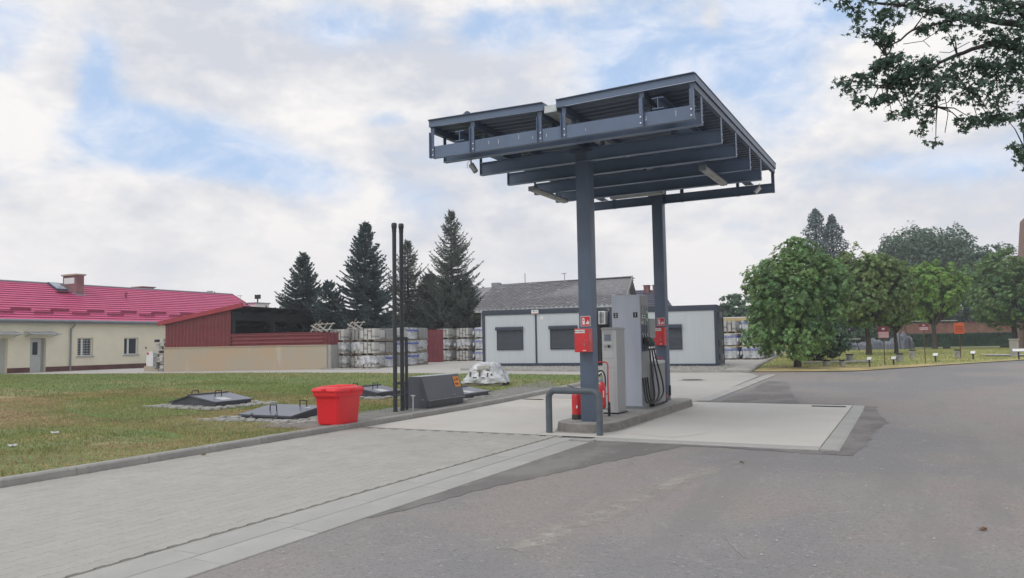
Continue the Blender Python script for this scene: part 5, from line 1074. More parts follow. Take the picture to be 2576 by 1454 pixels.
def hatch(lab, x0, x1, y0, y1, ridge, zf, zr, plate, single=False, pad=.45, padm='rubble'):
    z = hg(x0, y0)+.095; t = thing('tank_hatch', lab, 'hatch', ((x0+x1)/2, (y0+y1)/2, z), group='anthracite tank hatches in the lawn'); w = (x1-x0)/2; d = (y1-y0)/2; rx = ridge-(x0+x1)/2
    HP.append((x0-pad, x1+pad, y0-pad, y1+pad))
    if single:   # lid rising towards the back
        MB().prism([(-d, 0), (-d, zf), (d, zr), (d, 0)], 'x', -w, w).build('frame', 'hatch', t)
        def P(x, y, h): return (x, y, zf+(zr-zf)*(y+d)/(2*d)+h)
        l = MB().poly([P(-w-.04, -d-.05, .0), P(w+.04, -d-.05, .0), P(w+.04, d+.03, .0), P(-w-.04, d+.03, .0), P(-w-.04, -d-.05, .03), P(w+.04, -d-.05, .03), P(w+.04, d+.03, .03), P(-w-.04, d+.03, .03)], [(0, 1, 2, 3), (4, 5, 6, 7), (0, 1, 5, 4), (1, 2, 6, 5), (2, 3, 7, 6), (3, 0, 4, 7)]).build('lid', 'hatchlid', t)
        for (hx, hy) in ((-.1, -.12), (.28, .33)): q = P(hx, hy, .03); MB().tube([(q[0]-.09, q[1], q[2]), (q[0]-.085, q[1], q[2]+.12), (q[0]+.085, q[1], q[2]+.12), (q[0]+.09, q[1], q[2])], .012, 7).build('handle', 'black', l)
        for hx in (-.35, .3): MB().box(hx-.02, hx+.02, -d-.05, -d-.01, .04, .12).build('latch', 'zinc', t)
        q = P(.45, .2, .032); MB().poly([P(.5+.06*math.cos(a), .22+.07*math.sin(a), .033) for a in np.linspace(0, 6.0, 12)], [tuple(range(12))]).build('label', 'paper', l)
    else:
        MB().prism([(-w, 0), (-w, zf), (rx, zr), (w, zf+.03), (w, 0)], 'y', -d, d).build('frame', 'hatch', t)
        for a, b, m in ((-w-.05, rx, 'hatch'), (rx, w+.05, 'hatchlid')):
            za = zf if a < rx-1e-6 else zr; zb_ = zr if b == rx else zf+.03
            l = MB().prism([(a, za), (b, zb_), (b, zb_+.03), (a, za+.03)], 'y', -d-.04, d+.04).build('lid', m, t)
            cx = (a+b)/2-.12; zz = (za+zb_)/2+.05
            MB().tube([(cx, -.1, zz), (cx, -.095, zz+.13), (cx, .095, zz+.13), (cx, .1, zz)], .012, 7).build('handle', 'black', l)
            if m == 'hatchlid':
                f = lambda x: za+(zb_-za)*(x-a)/(b-a)+.033; c = (a+b)/2+.05; MB().face([(c, -.30, f(c)), (c+.28, -.30, f(c+.28)), (c+.28, .02, f(c+.28)), (c, .02, f(c))]).build('label', 'paper', l)
        MB().box(rx-.05, rx+.03, -d-.05, d+.05, zr+.025, zr+.05).build('ridge_strip', 'hatch', t)
    # flat stones laid round the frame
    n = 0; xx0, xx1, yy0, yy1 = -w-pad, w+pad, -d-pad, d+pad
    MB().box(xx0+.1, xx1-.1, yy0+.1, yy1-.1, -.03, .006).build('stone_bed', 'paver_bed', t)
    s = MB(); yy = yy0
    while yy < yy1:
        xx = xx0+rnd.uniform(0, .1)
        while xx < xx1:
            a, b = rnd.uniform(.10, .24), rnd.uniform(.07, .15); edge = min(xx-xx0, xx1-xx, yy-yy0, yy1-yy)
            if not (-w-.02 < xx < w+.02 and -d-.02 < yy < d+.02) and rnd.random() < .55+edge*1.5:
                k = rnd.randint(5, 7); h = rnd.uniform(.012, .04); rot = rnd.uniform(0, 6)
                pp = [(xx+a/2*math.cos(rot+6.283*q/k)*rnd.uniform(.8, 1.1), yy+b/2*math.sin(rot+6.283*q/k)*rnd.uniform(.8, 1.1)) for q in range(k)]
                s.poly([(u, v, -.01) for u, v in pp]+[(u, v, h) for u, v in pp], [tuple(range(k, 2*k))]+[(q, (q+1) % k, k+(q+1) % k, k+q) for q in range(k)])
            xx += a*1.02
        yy += .115
    tag(s.build('flat_stones', padm, t), kind='stuff')
hatch('low tank hatch with one lid rising backwards, left of the red bin', -12.05, -10.72, 11.5, 12.35, 0, .07, .19, True, single=True, pad=.55)
hatch('farthest left gabled tank hatch with handle and label, alone in the lawn', -16.0, -14.5, 13.05, 14.15, -15.35, .07, .24, True, pad=.5)
hatch('gabled tank hatch partly behind the red bin, left of the vent pipes', -13.7, -12.45, 16.5, 17.55, -13.15, .07, .23, True, pad=.45)
hatch('gabled tank hatch behind the filler cabinet, next to the wrapped paving pile', -11.3, -10.05, 16.75, 18.2, -10.75, .07, .20, True, pad=.4)
cols('kerbside_rubble', fr(-10.6, -9.24, .45), lambda x: 10.4, lambda x: 21.0-(x+9.24)*1.6, .103, 'paver_bed', ny=30)
HP.append((-10.35, -9.2, 10.6, 20.5))
def wrapped_pile():
    t = thing('wrapped_paving_pile', 'pile of paving blocks under torn white plastic film in the lawn', 'pallet', (-11.75, 21.2, .20), R(12), None)
    p = MB()
    for k in range(5): p.box(-.62+k*.27, -.44+k*.27, -.45, .45, .09, .11)
    for y in (-.42, 0, .42): p.box(-.62, .62, y-.05, y+.05, .0, .09)
    p.build('pallet', 'wood', t); me = MB().box(-.1, .1, -.08, .08, 0, .09).mesh('paving_block', 'block')
    for lv in range(5):
        n = 6-lv
        for k in range(n):
            for j in range(3):
                o = link('paving_block', me, t, (-.105*n+.105+k*.21+rnd.uniform(-.01, .01), -.3+j*.28, .112+lv*.105)); o.rotation_euler = (0, 0, rnd.uniform(-.08, .08))
    # film: a sagging, creased skin
    V = []; F = []; nu, nv = 40, 14
    for j in range(nv+1):
        v = j/nv
        for i in range(nu):
            a = 2*math.pi*i/nu; ca, sa = math.cos(a), math.sin(a); q = 1/max(abs(ca), abs(sa)); rx, ry = .68*min(q, 1.25), .52*min(q, 1.25)
            s = 1-.52*v**1.35; w = 1+.05*math.sin(7*a+v*9)+.04*rnd.uniform(-1, 1); V.append((rx*s*ca*w, ry*s*sa*w, .10+.60*v+.02*rnd.uniform(-1, 1)+(.03*math.sin(5*a) if v > .5 else 0)))
    for j in range(nv):
        for i in range(nu): F.append((j*nu+i, j*nu+(i+1) % nu, (j+1)*nu+(i+1) % nu, (j+1)*nu+i))
    F.append(tuple(range(nv*nu, (nv+1)*nu))); MB().poly(V, F).build('plastic_film', 'film', t, smooth=True, angle=180)
    k = MB()
    for x, z, w, h in ((-.42, .30, .05, .14), (-.30, .26, .12, .03), (-.12, .30, .04, .15), (-.02, .25, .10, .03), (.14, .29, .04, .13), (.26, .33, .05, .06), (-.2, .46, .16, .03), (.1, .47, .12, .035)): y = -.60+z*.42; k.face([(x, y-.02, z), (x+w, y-.02, z), (x+w, y-.02+h*.42, z+h), (x, y-.02+h*.42, z+h)])
    k.build('film_print', 'darkplastic', t)
wrapped_pile()

# ---------------------------------------------------------- pallets of concrete blocks
def pallet_proto(label, film, band, m, W=.92, D=.92, gap=.048):
    t = thing('block_pallet', label, 'pallet', (0, 0, -50)); 
    p = MB()
    for x in (-W/2, -.05, W/2-.1): p.box(x, x+.1, -D/2, D/2, 0, .07)
    for k in range(5): p.box(-W/2, W/2, -D/2+k*D/4.4, -D/2+k*D/4.4+.09, .07, .09)
    p.build('pallet', 'wood', t)
    nx, nz = 4, 6; bw, bh = (W-gap*5)/nx, .088
    me = MB().box(-bw/2, bw/2, -D*.24, D*.24, 0, bh-.006).mesh('concrete_block', m); me2 = MB().box(-bw/2, bw/2, -D*.24, D*.24, 0, bh-.006).mesh('concrete_block', 'blockside' if m == 'block' else m)
    for z in range(nz):
        for x in range(nx):
            for y in range(2):
                o = link('concrete_block', me if (x*3+y+z) % 5 else me2, t, (-W/2+gap+bw/2+x*(bw+gap)+rnd.uniform(-.006, .006), (-.25+.5*y)*D+rnd.uniform(-.008, .004), .092+z*bh))
                o.rotation_euler = (0, 0, rnd.uniform(-.015, .015))
    if film:
        V = []; F = []; nu, nv = 32, 8; top = .092+nz*bh+.02; z0 = .30 if film == 2 else .06
        for j in range(nv+1):
            v = j/nv
            for i in range(nu):
                a = 2*math.pi*(i+.5)/nu; ca, sa = math.cos(a), math.sin(a); q = 1/max(abs(ca), abs(sa)); w = 1.03+.02*math.sin(9*a+v*6)+.022*rnd.uniform(-1, 1)
                zz = z0+(top-z0)*v+(rnd.uniform(-.09, .02) if j == 0 and film == 2 else 0)
                V.append((W/2*q*ca*w, D/2*q*sa*w, zz))
        for j in range(nv):
            for i in range(nu): F.append((j*nu+i, j*nu+(i+1) % nu, (j+1)*nu+(i+1) % nu, (j+1)*nu+i))
        F.append(tuple(range(nv*nu, (nv+1)*nu))); MB().poly(V, F).build('plastic_film', 'film', t, smooth=True, angle=60)
        if film == 2 or rnd.random() < .5:
            r = MB()
            for s in (-1, 1):
                x = s*W/2*1.05; pts = [(x, -D/2*1.04, .45), (x+s*.08, -D/2-.06, .38), (x+s*.05, -D/2-.05, .2), (x+s*.12, -D/2-.02, .08), (x-s*.02, -D/2-.03, .28)]; r.poly(pts, [(0, 1, 2), (0, 2, 4), (2, 3, 4)])
            r.build('torn_film', 'film', t)
    if band:
        b = MB(); zb = .45
        for (a0, a1, c0, c1) in ((-W/2*1.06, W/2*1.06, -D/2*1.07, -D/2*1.065), ): b.box(a0, a1, c0, c1, zb, zb+.075)
        b.box(W/2*1.065, W/2*1.07, -D/2*1.06, D/2*1.06, zb, zb+.075); bo = b.build('printed_band', 'bluetape', t)
        k = MB(); 
        for s in range(7): k.box(-.42+s*.125, -.34+s*.125, -D/2*1.073, -D/2*1.071, zb+.02, zb+.05)
        k.build('band_print', 'paper', bo)
    return t
PR = {'bare': pallet_proto('bare', 0, False, 'block'), 'torn': pallet_proto('torn', 2, False, 'block'), 'band': pallet_proto('band', 1, True, 'blockside'), 'side': pallet_proto('side', 0, False, 'blockside')}
CH = {}
for c in C.objects:
    if c.parent: CH.setdefault(c.parent.name, []).append(c)
WORD = {'bare': 'bare', 'torn': 'torn-film', 'band': 'blue-banded wrapped', 'side': 'darker grey'}
TIER = ['bottom', 'middle', 'top']
def stack(kinds, x, y, rz, where, group, z=None):
    zz = hg(x, y)+.0 if z is None else z
    for i, k in enumerate(kinds):
        o = copy_tree(PR[k], None, CH); o.location = (x+rnd.uniform(-.02, .02), y+rnd.uniform(-.02, .02), zz+i*.665); o.rotation_euler = (0, 0, rz+rnd.uniform(-.02, .02))
        o['label'] = f'{WORD[k]} pallet, {TIER[i]} of {where}'; o['group'] = group
gA = 'block pallets stacked beside the beige wall'; gB = 'block pallets stacked left of the site containers'; gC = 'block pallets stacked right of the site containers'
zA = .36
stack(['torn', 'torn', 'bare'], -25.25, 30.7, R(3), 'the block column next to the beige wall end', gA, zA)
stack(['torn', 'bare', 'bare'], -23.4, 30.7, R(3), 'the second column, at the corner of the left block stack', gA, zA)
stack(['bare', 'torn', 'side'], -24.33, 31.2, R(2), 'the set-back column between the two foremost ones', gA, zA)
for k, (x, y, ks) in enumerate([(-23.4, 31.65, ['band', 'side', 'side']), (-23.4, 32.6, ['side', 'band', 'bare']), (-23.4, 33.55, ['band', 'band', 'band']), (-23.4, 34.5, ['torn', 'torn', 'side'])]):
    stack(ks, x, y, R(4), ['the column behind the vent pipes', 'the column just right of the vent pipes', 'the column with most blue print, mid row', 'the last column before the gap with the red fence'][k], gA, zA+.02*k)
for k, (x, ks) in enumerate([(-24.8, ['torn', 'torn', 'bare']), (-23.45, ['bare', 'torn', 'bare']), (-22.2, ['band', 'band', 'band']), (-21.1, ['band', 'band', 'torn'])]):
    stack(ks, x, 39.9, R(-4), ['the column right of the red fence gap', 'the second column right of the fence gap', 'the column nearest the container edge', 'the column hidden behind the container corner'][k], gB, .45)
for k, (x, y, ks) in enumerate([(-8.15, 40.3, ['band', 'band', 'bare']), (-6.98, 40.3, ['band', 'band', 'band']), (-8.2, 41.5, ['side', 'side', 'side']), (-6.95, 41.5, ['side', 'side', 'band']), (-6.9, 42.7, ['side', 'side', 'side']), (-6.95, 43.9, ['side', 'side', 'side']), (-9.3, 40.3, ['band', 'side', 'bare'])]):
    stack(ks, x, y, 0, ['the column touching the right container edge', 'the front column beside the big round maple', 'the column behind the one touching the container edge', 'the second column deep under the maple', 'the third column deep under the maple', 'the rearmost column under the maple', 'the column hidden behind the right container'][k], gC, .46)
for k in list(PR.values()):
    for c in CH.get(k.name, []):
        for g in CH.get(c.name, []): bpy.data.objects.remove(g)
        bpy.data.objects.remove(c)
    bpy.data.objects.remove(k)
def scrap(lab, x, y, z, n, group='pale scrap timber frames on the block stacks'):
    t = thing('scrap_frame', lab, 'frame', (x, y, z), R(5), group); m = MB()
    for k in range(n): m.bar((k*.33, 0, 0), (k*.33+.32, .1, .48), .05, .05)
    for h in (.12, .40): m.bar((h*.6, -.03, h), (h*.6+n*.33-.1, .02, h+.02), .05, .04)
    m.bar((.1, -.05, .35), (.75, -.02, .0), .07, .05); m.bar((.5, -.05, .38), (1.0, -.02, .05), .07, .05); m.build('timbers', 'palewood', t)
    MB().bar((.3, .05, .2), (.55, .1, .62), .06, .05).build('loose_post', 'wood', t)
scrap('pale broken timber frame leaning on top of the red sheet fence', -26.6, 29.85, 2.17, 4); scrap('pale timber ends sticking up behind the leftmost block pallets', -25.75, 31.6, 2.25, 3)
def shed_side():
    t = thing('meter_cabinet', 'pale grey meter cabinet standing by the left end of the beige wall', 'cabinet', (-37.4, 28.84, .2), R(12)); MB().box(0, .44, 0, .35, -.1, 1.14).build('casing', 'white_plastic', t, bevel=.01); MB().box(.04, .16, -.02, 0, .98, 1.1).build('red_label', 'signred', t); MB().box(-.1, .62, -.05, .3, -.12, .35).build('stone_base', 'oldconc', t)
    t = thing('stone_pile', 'tall pile of grey stone slabs and pallets beside the shed gable', 'stone pile', (-36.3, 28.5, .25), R(10)); mats = ['block', 'shedin', 'block', 'blockside', 'palewood']
    for lv in range(9):
        for k in range(3):
            x = k*.33+rnd.uniform(-.05, .05); h = .2; MB().box(x, x+rnd.uniform(.18, .3), rnd.uniform(-.05, .02), .5, lv*h, lv*h+rnd.uniform(.12, .19)).build('stone_slab', mats[(lv*2+k) % 5] if lv > 3 else rnd.choice(['block', 'blockside', 'oldconc']), t)
    t = thing('rubble_heap', 'low heap of broken stones at the foot of the block stacks', 'rubble', (-23.6, 29.9, hg(-23.6, 29.9))); tag(off(t, MB().box(-24.5, -22.9, 29.6, 30.1, .28, .33), 'stone_strip', 'gravel'))
shed_side()
gravel('rubble_stones', -25.5, -22.3, lambda x: (29.3, 30.0), 350, .02, .06)

# ---------------------------------------------------------- the park
def board(lab, x, y, w, zt, zb, m, prt, cat='sign', post='rust'):
    z = hg(x, y)+.06; t = thing('sign_board', lab, cat, (x, y, z), R(rnd.uniform(-6, 3)))
    MB().tube([(0, .03, -.1), (0, .03, zt-z-.02)], .018, 7).build('post', post, t)
    b = MB().box(-w/2, w/2, 0, .012, zb-z, zt-z).build('board', m, t, bevel=.006)
    if prt == 'lines':
        h = zt-zb; k = MB(); k.box(-w*.12, w*.12, -.003, -.001, zb-z+h*.72, zb-z+h*.86)
        MB().box(-w*.48, w*.48, -.002, -.0005, zb-z+h*.05, zb-z+h*.55).build('printed_field', 'pinkprint', b)
        for q in (.42, .25, .12): k.box(-w*.42, w*.42, -.004, -.0025, zb-z+h*q, zb-z+h*(q+.05))
        k.build('print', 'paper', b)
    else:
        h = zt-zb; k = MB()
        for q in (.62, .48, .34, .2): k.box(-w*.38, w*.38, -.003, -.001, zb-z+h*q, zb-z+h*(q+.06))
        k.build('print', 'darkprint', b)
    return t
board('faded maroon sign board on a rusty post in front of the grey tarpaulin heap', -.86, 33.6, .40, 1.90, 1.42, 'maroon', 'lines')
board('small maroon sign board on a thin post, middle of the park strip', .58, 36.2, .36, 1.99, 1.71, 'maroon', 'lines')
board('bright orange sign board on a thin post in front of the brick wall', 2.03, 39.7, .40, 2.04, 1.56, 'signorange', 'dark')
def plaque(lab, x, y, w=.16, h=.27):
    t = thing('plaque_stand', lab, 'plaque', (x, y, hg(x, y)+.05), R(-8)); MB().box(-.03, .03, -.02, .02, -.05, h).build('stand', 'frame', t)
    p = MB().prism([(-.10, h-.03), (-.10, h-.015), (.10, h+.08), (.10, h+.065)], 'x', -w/2, w/2).build('plate', 'white', t); MB().prism([(-.105, h-.045), (-.105, h-.031), (.105, h+.064), (.105, h+.05)], 'x', -w/2-.01, w/2+.01).build('tray', 'black', t)
plaque('white plaque on a dark stand before the second tree trunk', -1.37, 32.7); plaque('white plaque on a low stand left of a white pot', -.56, 34.1, .17, .22); plaque('white plaque on a stand in open grass right of centre', .96, 36.5, .18, .25); plaque('white plaque on a stand right of the orange sign', 2.44, 38.7, .18, .25)
plaque('larger white slanted plaque at the far right by the stone block', 4.05, 38.3, .42, .34)
def pot(lab, x, y, r, h):
    t = thing('concrete_pot', lab, 'planter', (x, y, hg(x, y)+.05), 0, 'white washed concrete pots in the park'); MB().lathe([(r*.88, 0), (r*.97, h*.3), (r, h)], 14).build('pot', 'pot', t, smooth=True); MB().lathe([(r*1.02, h-.03), (r*1.02, h+.015), (r*.88, h+.02)], 14).build('rim', 'soil', t)
pot('whitewashed pot nearest the big maple trunk, low and pale', -2.35, 32.9, .105, .22); pot('whitewashed pot behind the pale low one, near the maple', -2.23, 35.4, .15, .34); pot('whitewashed pot right behind the second plaque', -.36, 36.3, .145, .32)
pot('whitewashed pot standing alone in the middle grass', .13, 39.3, .14, .38); pot('whitewashed pot at the foot of the orange sign', 1.95, 40.2, .14, .34); pot('squat grey pot in the shade of the maple', -2.95, 33.2, .14, .2)
def park_bits():
    t = thing('stone_block', 'pale upright stone block at the right edge of the park', 'stone block', (4.2, 41.2, hg(4.2, 41.2)+.03)); MB().box(-.17, .17, -.12, .12, -.1, .78).build('block', 'island', t, bevel=.02); MB().box(-.2, .2, -.15, .15, .76, .8).build('cap', 'edge', t)
    blob('stone_pad', [(3.2, 42.0), (5.2, 41.6), (5.4, 43.2), (3.0, 43.4)], .075, 'edge', .08)
    t = thing('garden_table', 'small pale garden table on folding legs by the tarpaulin heap', 'table', (-3.2, 52.5, hg(-3.2, 52.5)+.05)); MB().box(-.55, .55, -.3, .3, .68, .72).build('table_top', 'paper', t)
    for s in (-1, 1): MB().bar((s*.45, -.25, 0), (s*.3, .25, .68), .03, .03).build('leg', 'black', t); MB().bar((s*.45, .25, 0), (s*.3, -.25, .68), .03, .03).build('leg', 'black', t)
    MB().bar((-.4, -.1, .25), (.4, -.1, .25), .03, .03).build('stretcher', 'black', t)
    t = thing('tarpaulin_heap', 'long heap covered by draped slate grey tarpaulins behind the trees', 'tarpaulin', (-2.2, 62.5, hg(-2, 62)+.05), R(12)); n = 60; V = []; F = []
    hs = [rnd.uniform(.5, 1.2) for _ in range(12)]
    hs = [1.0, 1.15, .6, .45, .55, .8, .75, .5, .65, 1.1, 1.2, .8]
    for i in range(n+1):
        x = -2.6+5.0*i/n; h = np.interp(i/n*11, range(12), hs); 
        for j in range(11):
            q = j/10; y = (q-.5)*2.2; prof = math.sin(math.pi*q)**.5 if 0 < q < 1 else 0; w = .13*math.sin(i*1.9)*math.sin(math.pi*q*2); V.append((x+.05*rnd.uniform(-1, 1), y+w+.08*rnd.uniform(-1, 1), max(0, h*prof*(1+.1*math.sin(i*1.3)))+.01))
    for i in range(n):
        for j in range(10): F.append((i*11+j, (i+1)*11+j, (i+1)*11+j+1, i*11+j+1))
    MB().poly(V, F).build('tarpaulin', 'tarp', t, smooth=True, angle=35)
    for k in range(10):
        pass
    for (x, y) in ((-3.6, 34.2), (-2.9, 34.5), (-2.3, 34.6), (-1.7, 34.9)): 
        s = thing('log', f'grey log lying in the shade of the maple at {["its foot", "the middle", "the bend", "the end"][[-3.6,-2.9,-2.3,-1.7].index(x)]} of the log row', 'log', (x, y, hg(x, y)+.11), R(rnd.uniform(-8, 8)), 'logs lying under the maple'); MB().tube([(-.35, 0, 0), (.35, .02, .01)], .05, 8).build('log', 'palewood', s)
park_bits()
def litter():
    for i, (x, y, s, m, lab) in enumerate([(.45, 7.2, .05, 'deadleaf', 'curled dry leaf on the asphalt at the lower right'), (-8.95, 7.85, .06, 'deadleaf', 'reddish dead leaf lying against the lawn kerb'), (-1.9, 9.9, .045, 'deadleaf', 'small dark dead leaf on the asphalt below the slab corner')]):
        t = MB(); n = 9; pts = [(s*math.cos(6.28*k/n)*(1 if k % 2 else .6), s*.6*math.sin(6.28*k/n)*(1 if k % 2 else .6), .008+.02*(k % 3)/2) for k in range(n)]; t.poly(pts+[(0, 0, .004)], [(k, (k+1) % n, n) for k in range(n)]); o = t.build('dead_leaf', m); o.location = (x, y, hg(x, y)+.02*(x < -5)+.002); o.rotation_euler = (0, 0, i*1.3); tag(o, lab, 'leaf')
    P = []; n = 600
    for _ in range(n):
        x = nr.uniform(-5, 6); y = nr.uniform(3, 26)
        if -5.5 < x < -.8 and 11.3 < y < 18.9: x += 5
        if x < -4.3: x = nr.uniform(-4.2, 4)
        P.append((x, y, hg(x, y)+.004))
    P = np.array(P); Vp = np.array([(1, 0, 0), (-.5, .8, 0), (-.5, -.8, 0), (.1, .1, .6)]); Fp = np.array([(0, 1, 3), (1, 2, 3), (2, 0, 3)]); V, F = instances(Vp, Fp, P, frames(np.tile([0, 0, 1.], (n, 1)), nr.rand(n)*6.28), nr.uniform(.004, .018, n)); tag(raw('loose_grit', V, F, 'gravel'), kind='stuff')
litter()
# ============================================================ VEGETATION
STAR = np.array([(0, 0, 0)]+[(r*math.sin(a), r*math.cos(a), z) for a, r, z in [(0, 1, -.18), (.45, .42, .02), (1.05, .95, -.16), (1.6, .4, .02), (2.35, .62, -.1), (3.14, .25, .02), (-2.35, .62, -.1), (-1.6, .4, .02), (-1.05, .95, -.16), (-.45, .42, .02)]], float)
STARF = np.array([(0, i, i+1) for i in range(1, 10)]+[(0, 10, 1)])
DIA = np.array([(0, -.6, 0), (.42, 0, .12), (0, .7, -.05), (-.42, 0, .12)], float); DIAF = np.array([(0, 1, 2), (0, 2, 3)])
def leaves(name, parent, P, nrm, size, m, star=False, jit=.55):
    n = len(P); nv = nrm/np.maximum(1e-6, np.linalg.norm(nrm, axis=1, keepdims=True)); nv = nv+nr.randn(n, 3)*jit+[0, 0, .45]
    V, F = instances(STAR if star else DIA, STARF if star else DIAF, P, frames(nv, nr.rand(n)*6.28), nr.uniform(.6, 1.25, n)*size); return raw(name, V, F, m, parent)
def crown(lobes, n, size, jitter=.12, clump=.0, inner=.2):
    """points near the surfaces of overlapping uneven lobes, gathered into clumps"""
    ws = np.array([(l[3]*l[4]+l[4]*l[5]+l[3]*l[5]) for l in lobes]); ws = ws/ws.sum(); P = []; Nn = []
    for l, w in zip(lobes, ws):
        k = int(n*w); d = nr.randn(k, 3); d /= np.linalg.norm(d, axis=1, keepdims=True)
        bump = 1+.13*np.sin(d[:, 0]*7+l[0]*3)*np.sin(d[:, 1]*6+l[1])*1+.10*np.sin(d[:, 2]*11+l[2]*5+d[:, 0]*9)
        r = np.where(nr.rand(k) < inner, nr.uniform(.45, .9, k), 1-np.abs(nr.randn(k))*jitter*.6+nr.randn(k)*.03)*bump
        p = d*r[:, None]*np.array(l[3:6])+np.array(l[:3]); P.append(p); Nn.append(d)
    P = np.concatenate(P); Nn = np.concatenate(Nn)
    # pull leaves towards clump centres so that gaps and shoots appear
    k = max(8, len(P)//70); c = P[nr.randint(0, len(P), k)]
    idx = np.argmin(((P[:, None, :2]-c[None, :, :2])**2).sum(2)+((P[:, None, 2]-c[None, :, 2])**2), axis=1) if len(P)*k < 6e6 else nr.randint(0, k, len(P))
    if len(P)*k < 6e6: P = P+(c[idx]-P)*clump
    return P, Nn
def limbs(name, parent, base, lobes, r0, h0, m='bark', n=4):
    mb = MB(); x, y, z = base; mb.tube([(x, y, z-.2), (x+.02, y, z+h0*.3), (x-.02, y+.02, z+h0)], [r0*1.35, r0, r0*.85], 10)
    trunk = mb.build('trunk', m, parent, smooth=True, angle=80)
    b = MB()
    for k in range(n):
        for l in lobes[:6]:
            t = np.array(l[:3])+nr.randn(3)*np.array(l[3:6])*.45; s = np.array((x, y, z+h0*.95)); mid = s*.5+t*.5+[0, 0, -.15]; b.tube([tuple(s), tuple(mid), tuple(t)], [r0*.45, r0*.25, r0*.08], 6)
    b.build('branches', m, trunk, smooth=True, angle=80)
def broadleaf(name, lab, x, y, zc, lobes, n, size, m, trunk_r, trunk_h, star=False, group=None, clump=.3, cat='tree', jitter=.12):
    z = hg(x, y)+.04; t = thing(name, lab, cat, (x, y, z), group=group)
    lob = [(l[0], l[1], l[2]+zc-z, l[3], l[4], l[5]) for l in lobes]
    P, Nn = crown(lob, n, size, jitter, clump); leaves('crown', t, P, Nn, size, m, star); limbs('trunk', t, (0, 0, 0), lob, trunk_r, trunk_h)
    return t
def lobes(rx, ry, rz, k=9, seed=1, flat=1.):
    r = random.Random(seed); L_ = [(0, 0, 0, rx*.8, ry*.8, rz*.86)]
    for i in range(k):
        a = 6.283*i/k+r.uniform(-.3, .3); e = r.uniform(-.75, .8); c = math.sqrt(max(.05, 1-e*e)); s = r.uniform(.36, .5)
        L_.append((rx*.58*c*math.cos(a), ry*.58*c*math.sin(a), rz*.6*e*flat, rx*s, ry*s, rz*s*.9))
    return L_
G = 'pruned maples in the park'
broadleaf('maple_tree', 'nearest and biggest round green maple right of the block stacks', -3.95, 32.4, 3.05, lobes(2.08, 2.0, 2.35, 15, 3)+[(-1.2, -.8, -1.3, .8, .8, .9), (.3, -1.0, -1.6, 1.1, .9, .8), (.2, .3, 2.0, .8, .8, .5), (1.3, -.2, .6, .9, 1, 1.1)], 17000, .125, 'maple', .13, 1.3, True, G, .25)
broadleaf('maple_tree', 'olive green maple, second from the left, with a thick bare trunk', -1.9, 45., 4.0, lobes(2.25, 2.1, 2.45, 12, 5), 11000, .16, 'maple2', .14, 1.5, True, G, .3)
broadleaf('maple_tree', 'slim olive maple between the thick-trunked one and the bright one', -.62, 46.8, 3.55, lobes(1.45, 1.4, 2.0, 9, 8), 6500, .15, 'maple2', .10, 1.1, True, G, .3)
broadleaf('maple_tree', 'bright yellow-green round maple in the middle of the park', 1.55, 59., 4.45, lobes(2.25, 2.0, 2.3, 11, 13), 8500, .18, 'maple3', .15, 1.6, True, G, .3)
broadleaf('maple_tree', 'dark green maple at the right end of the row in front of the brick wall', 6.75, 65.5, 4.75, lobes(3.3, 2.7, 3.3, 14, 21), 13000, .18, 'maple', .17, 2.1, True, G, .3)
broadleaf('shade_tree', 'dark low tree filling the gap behind the nearest maple', -3.75, 38.2, 1.75, lobes(1.65, 1.2, 1.55, 9, 31), 12000, .12, 'darkleaf', .1, .8, False, None, .25)
G2 = 'tall trees beyond the park'
broadleaf('tall_tree', 'tallest dark broadleaf crown with a ragged top beyond the park', 1.9, 103, 9.9, lobes(6.6, 5, 5.0, 14, 41)+[(-3, 0, 2.2, 1.6, 1.6, 1.6), (.5, 0, 2.9, 1.8, 1.6, 1.3), (3.6, 0, 2.2, 1.5, 1.5, 2.2)], 21000, .30, 'darkleaf', .4, 3.5, False, G2, .35, jitter=.2)
broadleaf('tall_tree', 'dark broadleaf crown at the far right beyond the park', 9.2, 98, 7.0, lobes(5.4, 4.5, 4.8, 11, 43)+[(-1, 0, 2.6, 1.8, 1.6, 1.5)], 17000, .30, 'darkleaf', .4, 3, False, G2, .35, jitter=.2)
broadleaf('tall_tree', 'olive crown rising between the second maple and the tallest tree', -3.6, 86, 6.6, lobes(4.2, 3.2, 3.6, 9, 47), 9000, .27, 'maple2', .3, 2.5, False, G2, .35, jitter=.2)
broadleaf('tall_tree', 'small dark tree showing above the right container roof edge', -11.6, 63, 3.7, lobes(2.3, 2, 1.5, 8, 51), 4500, .20, 'darkleaf', .2, 1.5, False, G2, .35, jitter=.2)
broadleaf('tall_tree', 'dark crown filling the background behind the bright maple', 3.5, 93, 4.2, lobes(11, 2.5, 3.4, 16, 53), 12000, .30, 'darkleaf', .3, 2, False, G2, .35)
broadleaf('distant_bush', 'pale distant bush above the far end of the magenta roof', -52.8, 52, 4.6, lobes(1.9, 1.4, .55, 6, 57), 700, .16, 'maple2', .06, 3.6, False, None, .5, 'bush', .3)
broadleaf('distant_bush', 'small round treetop peeping over the magenta roof ridge', -60.2, 53.4, 6.0, lobes(1.0, 1, 1.05, 6, 59), 1200, .14, 'darkleaf', .06, 4.4, False, None, .2, 'bush')
broadleaf('dark_shrubs', 'dark shrubs left of the tarpaulin heap, under the olive maple', -4.9, 73, 2.5, lobes(4.4, 2.2, 2.2, 12, 61), 12000, .22, 'darkleaf', .1, 1.2, False, None, .25, 'shrub')
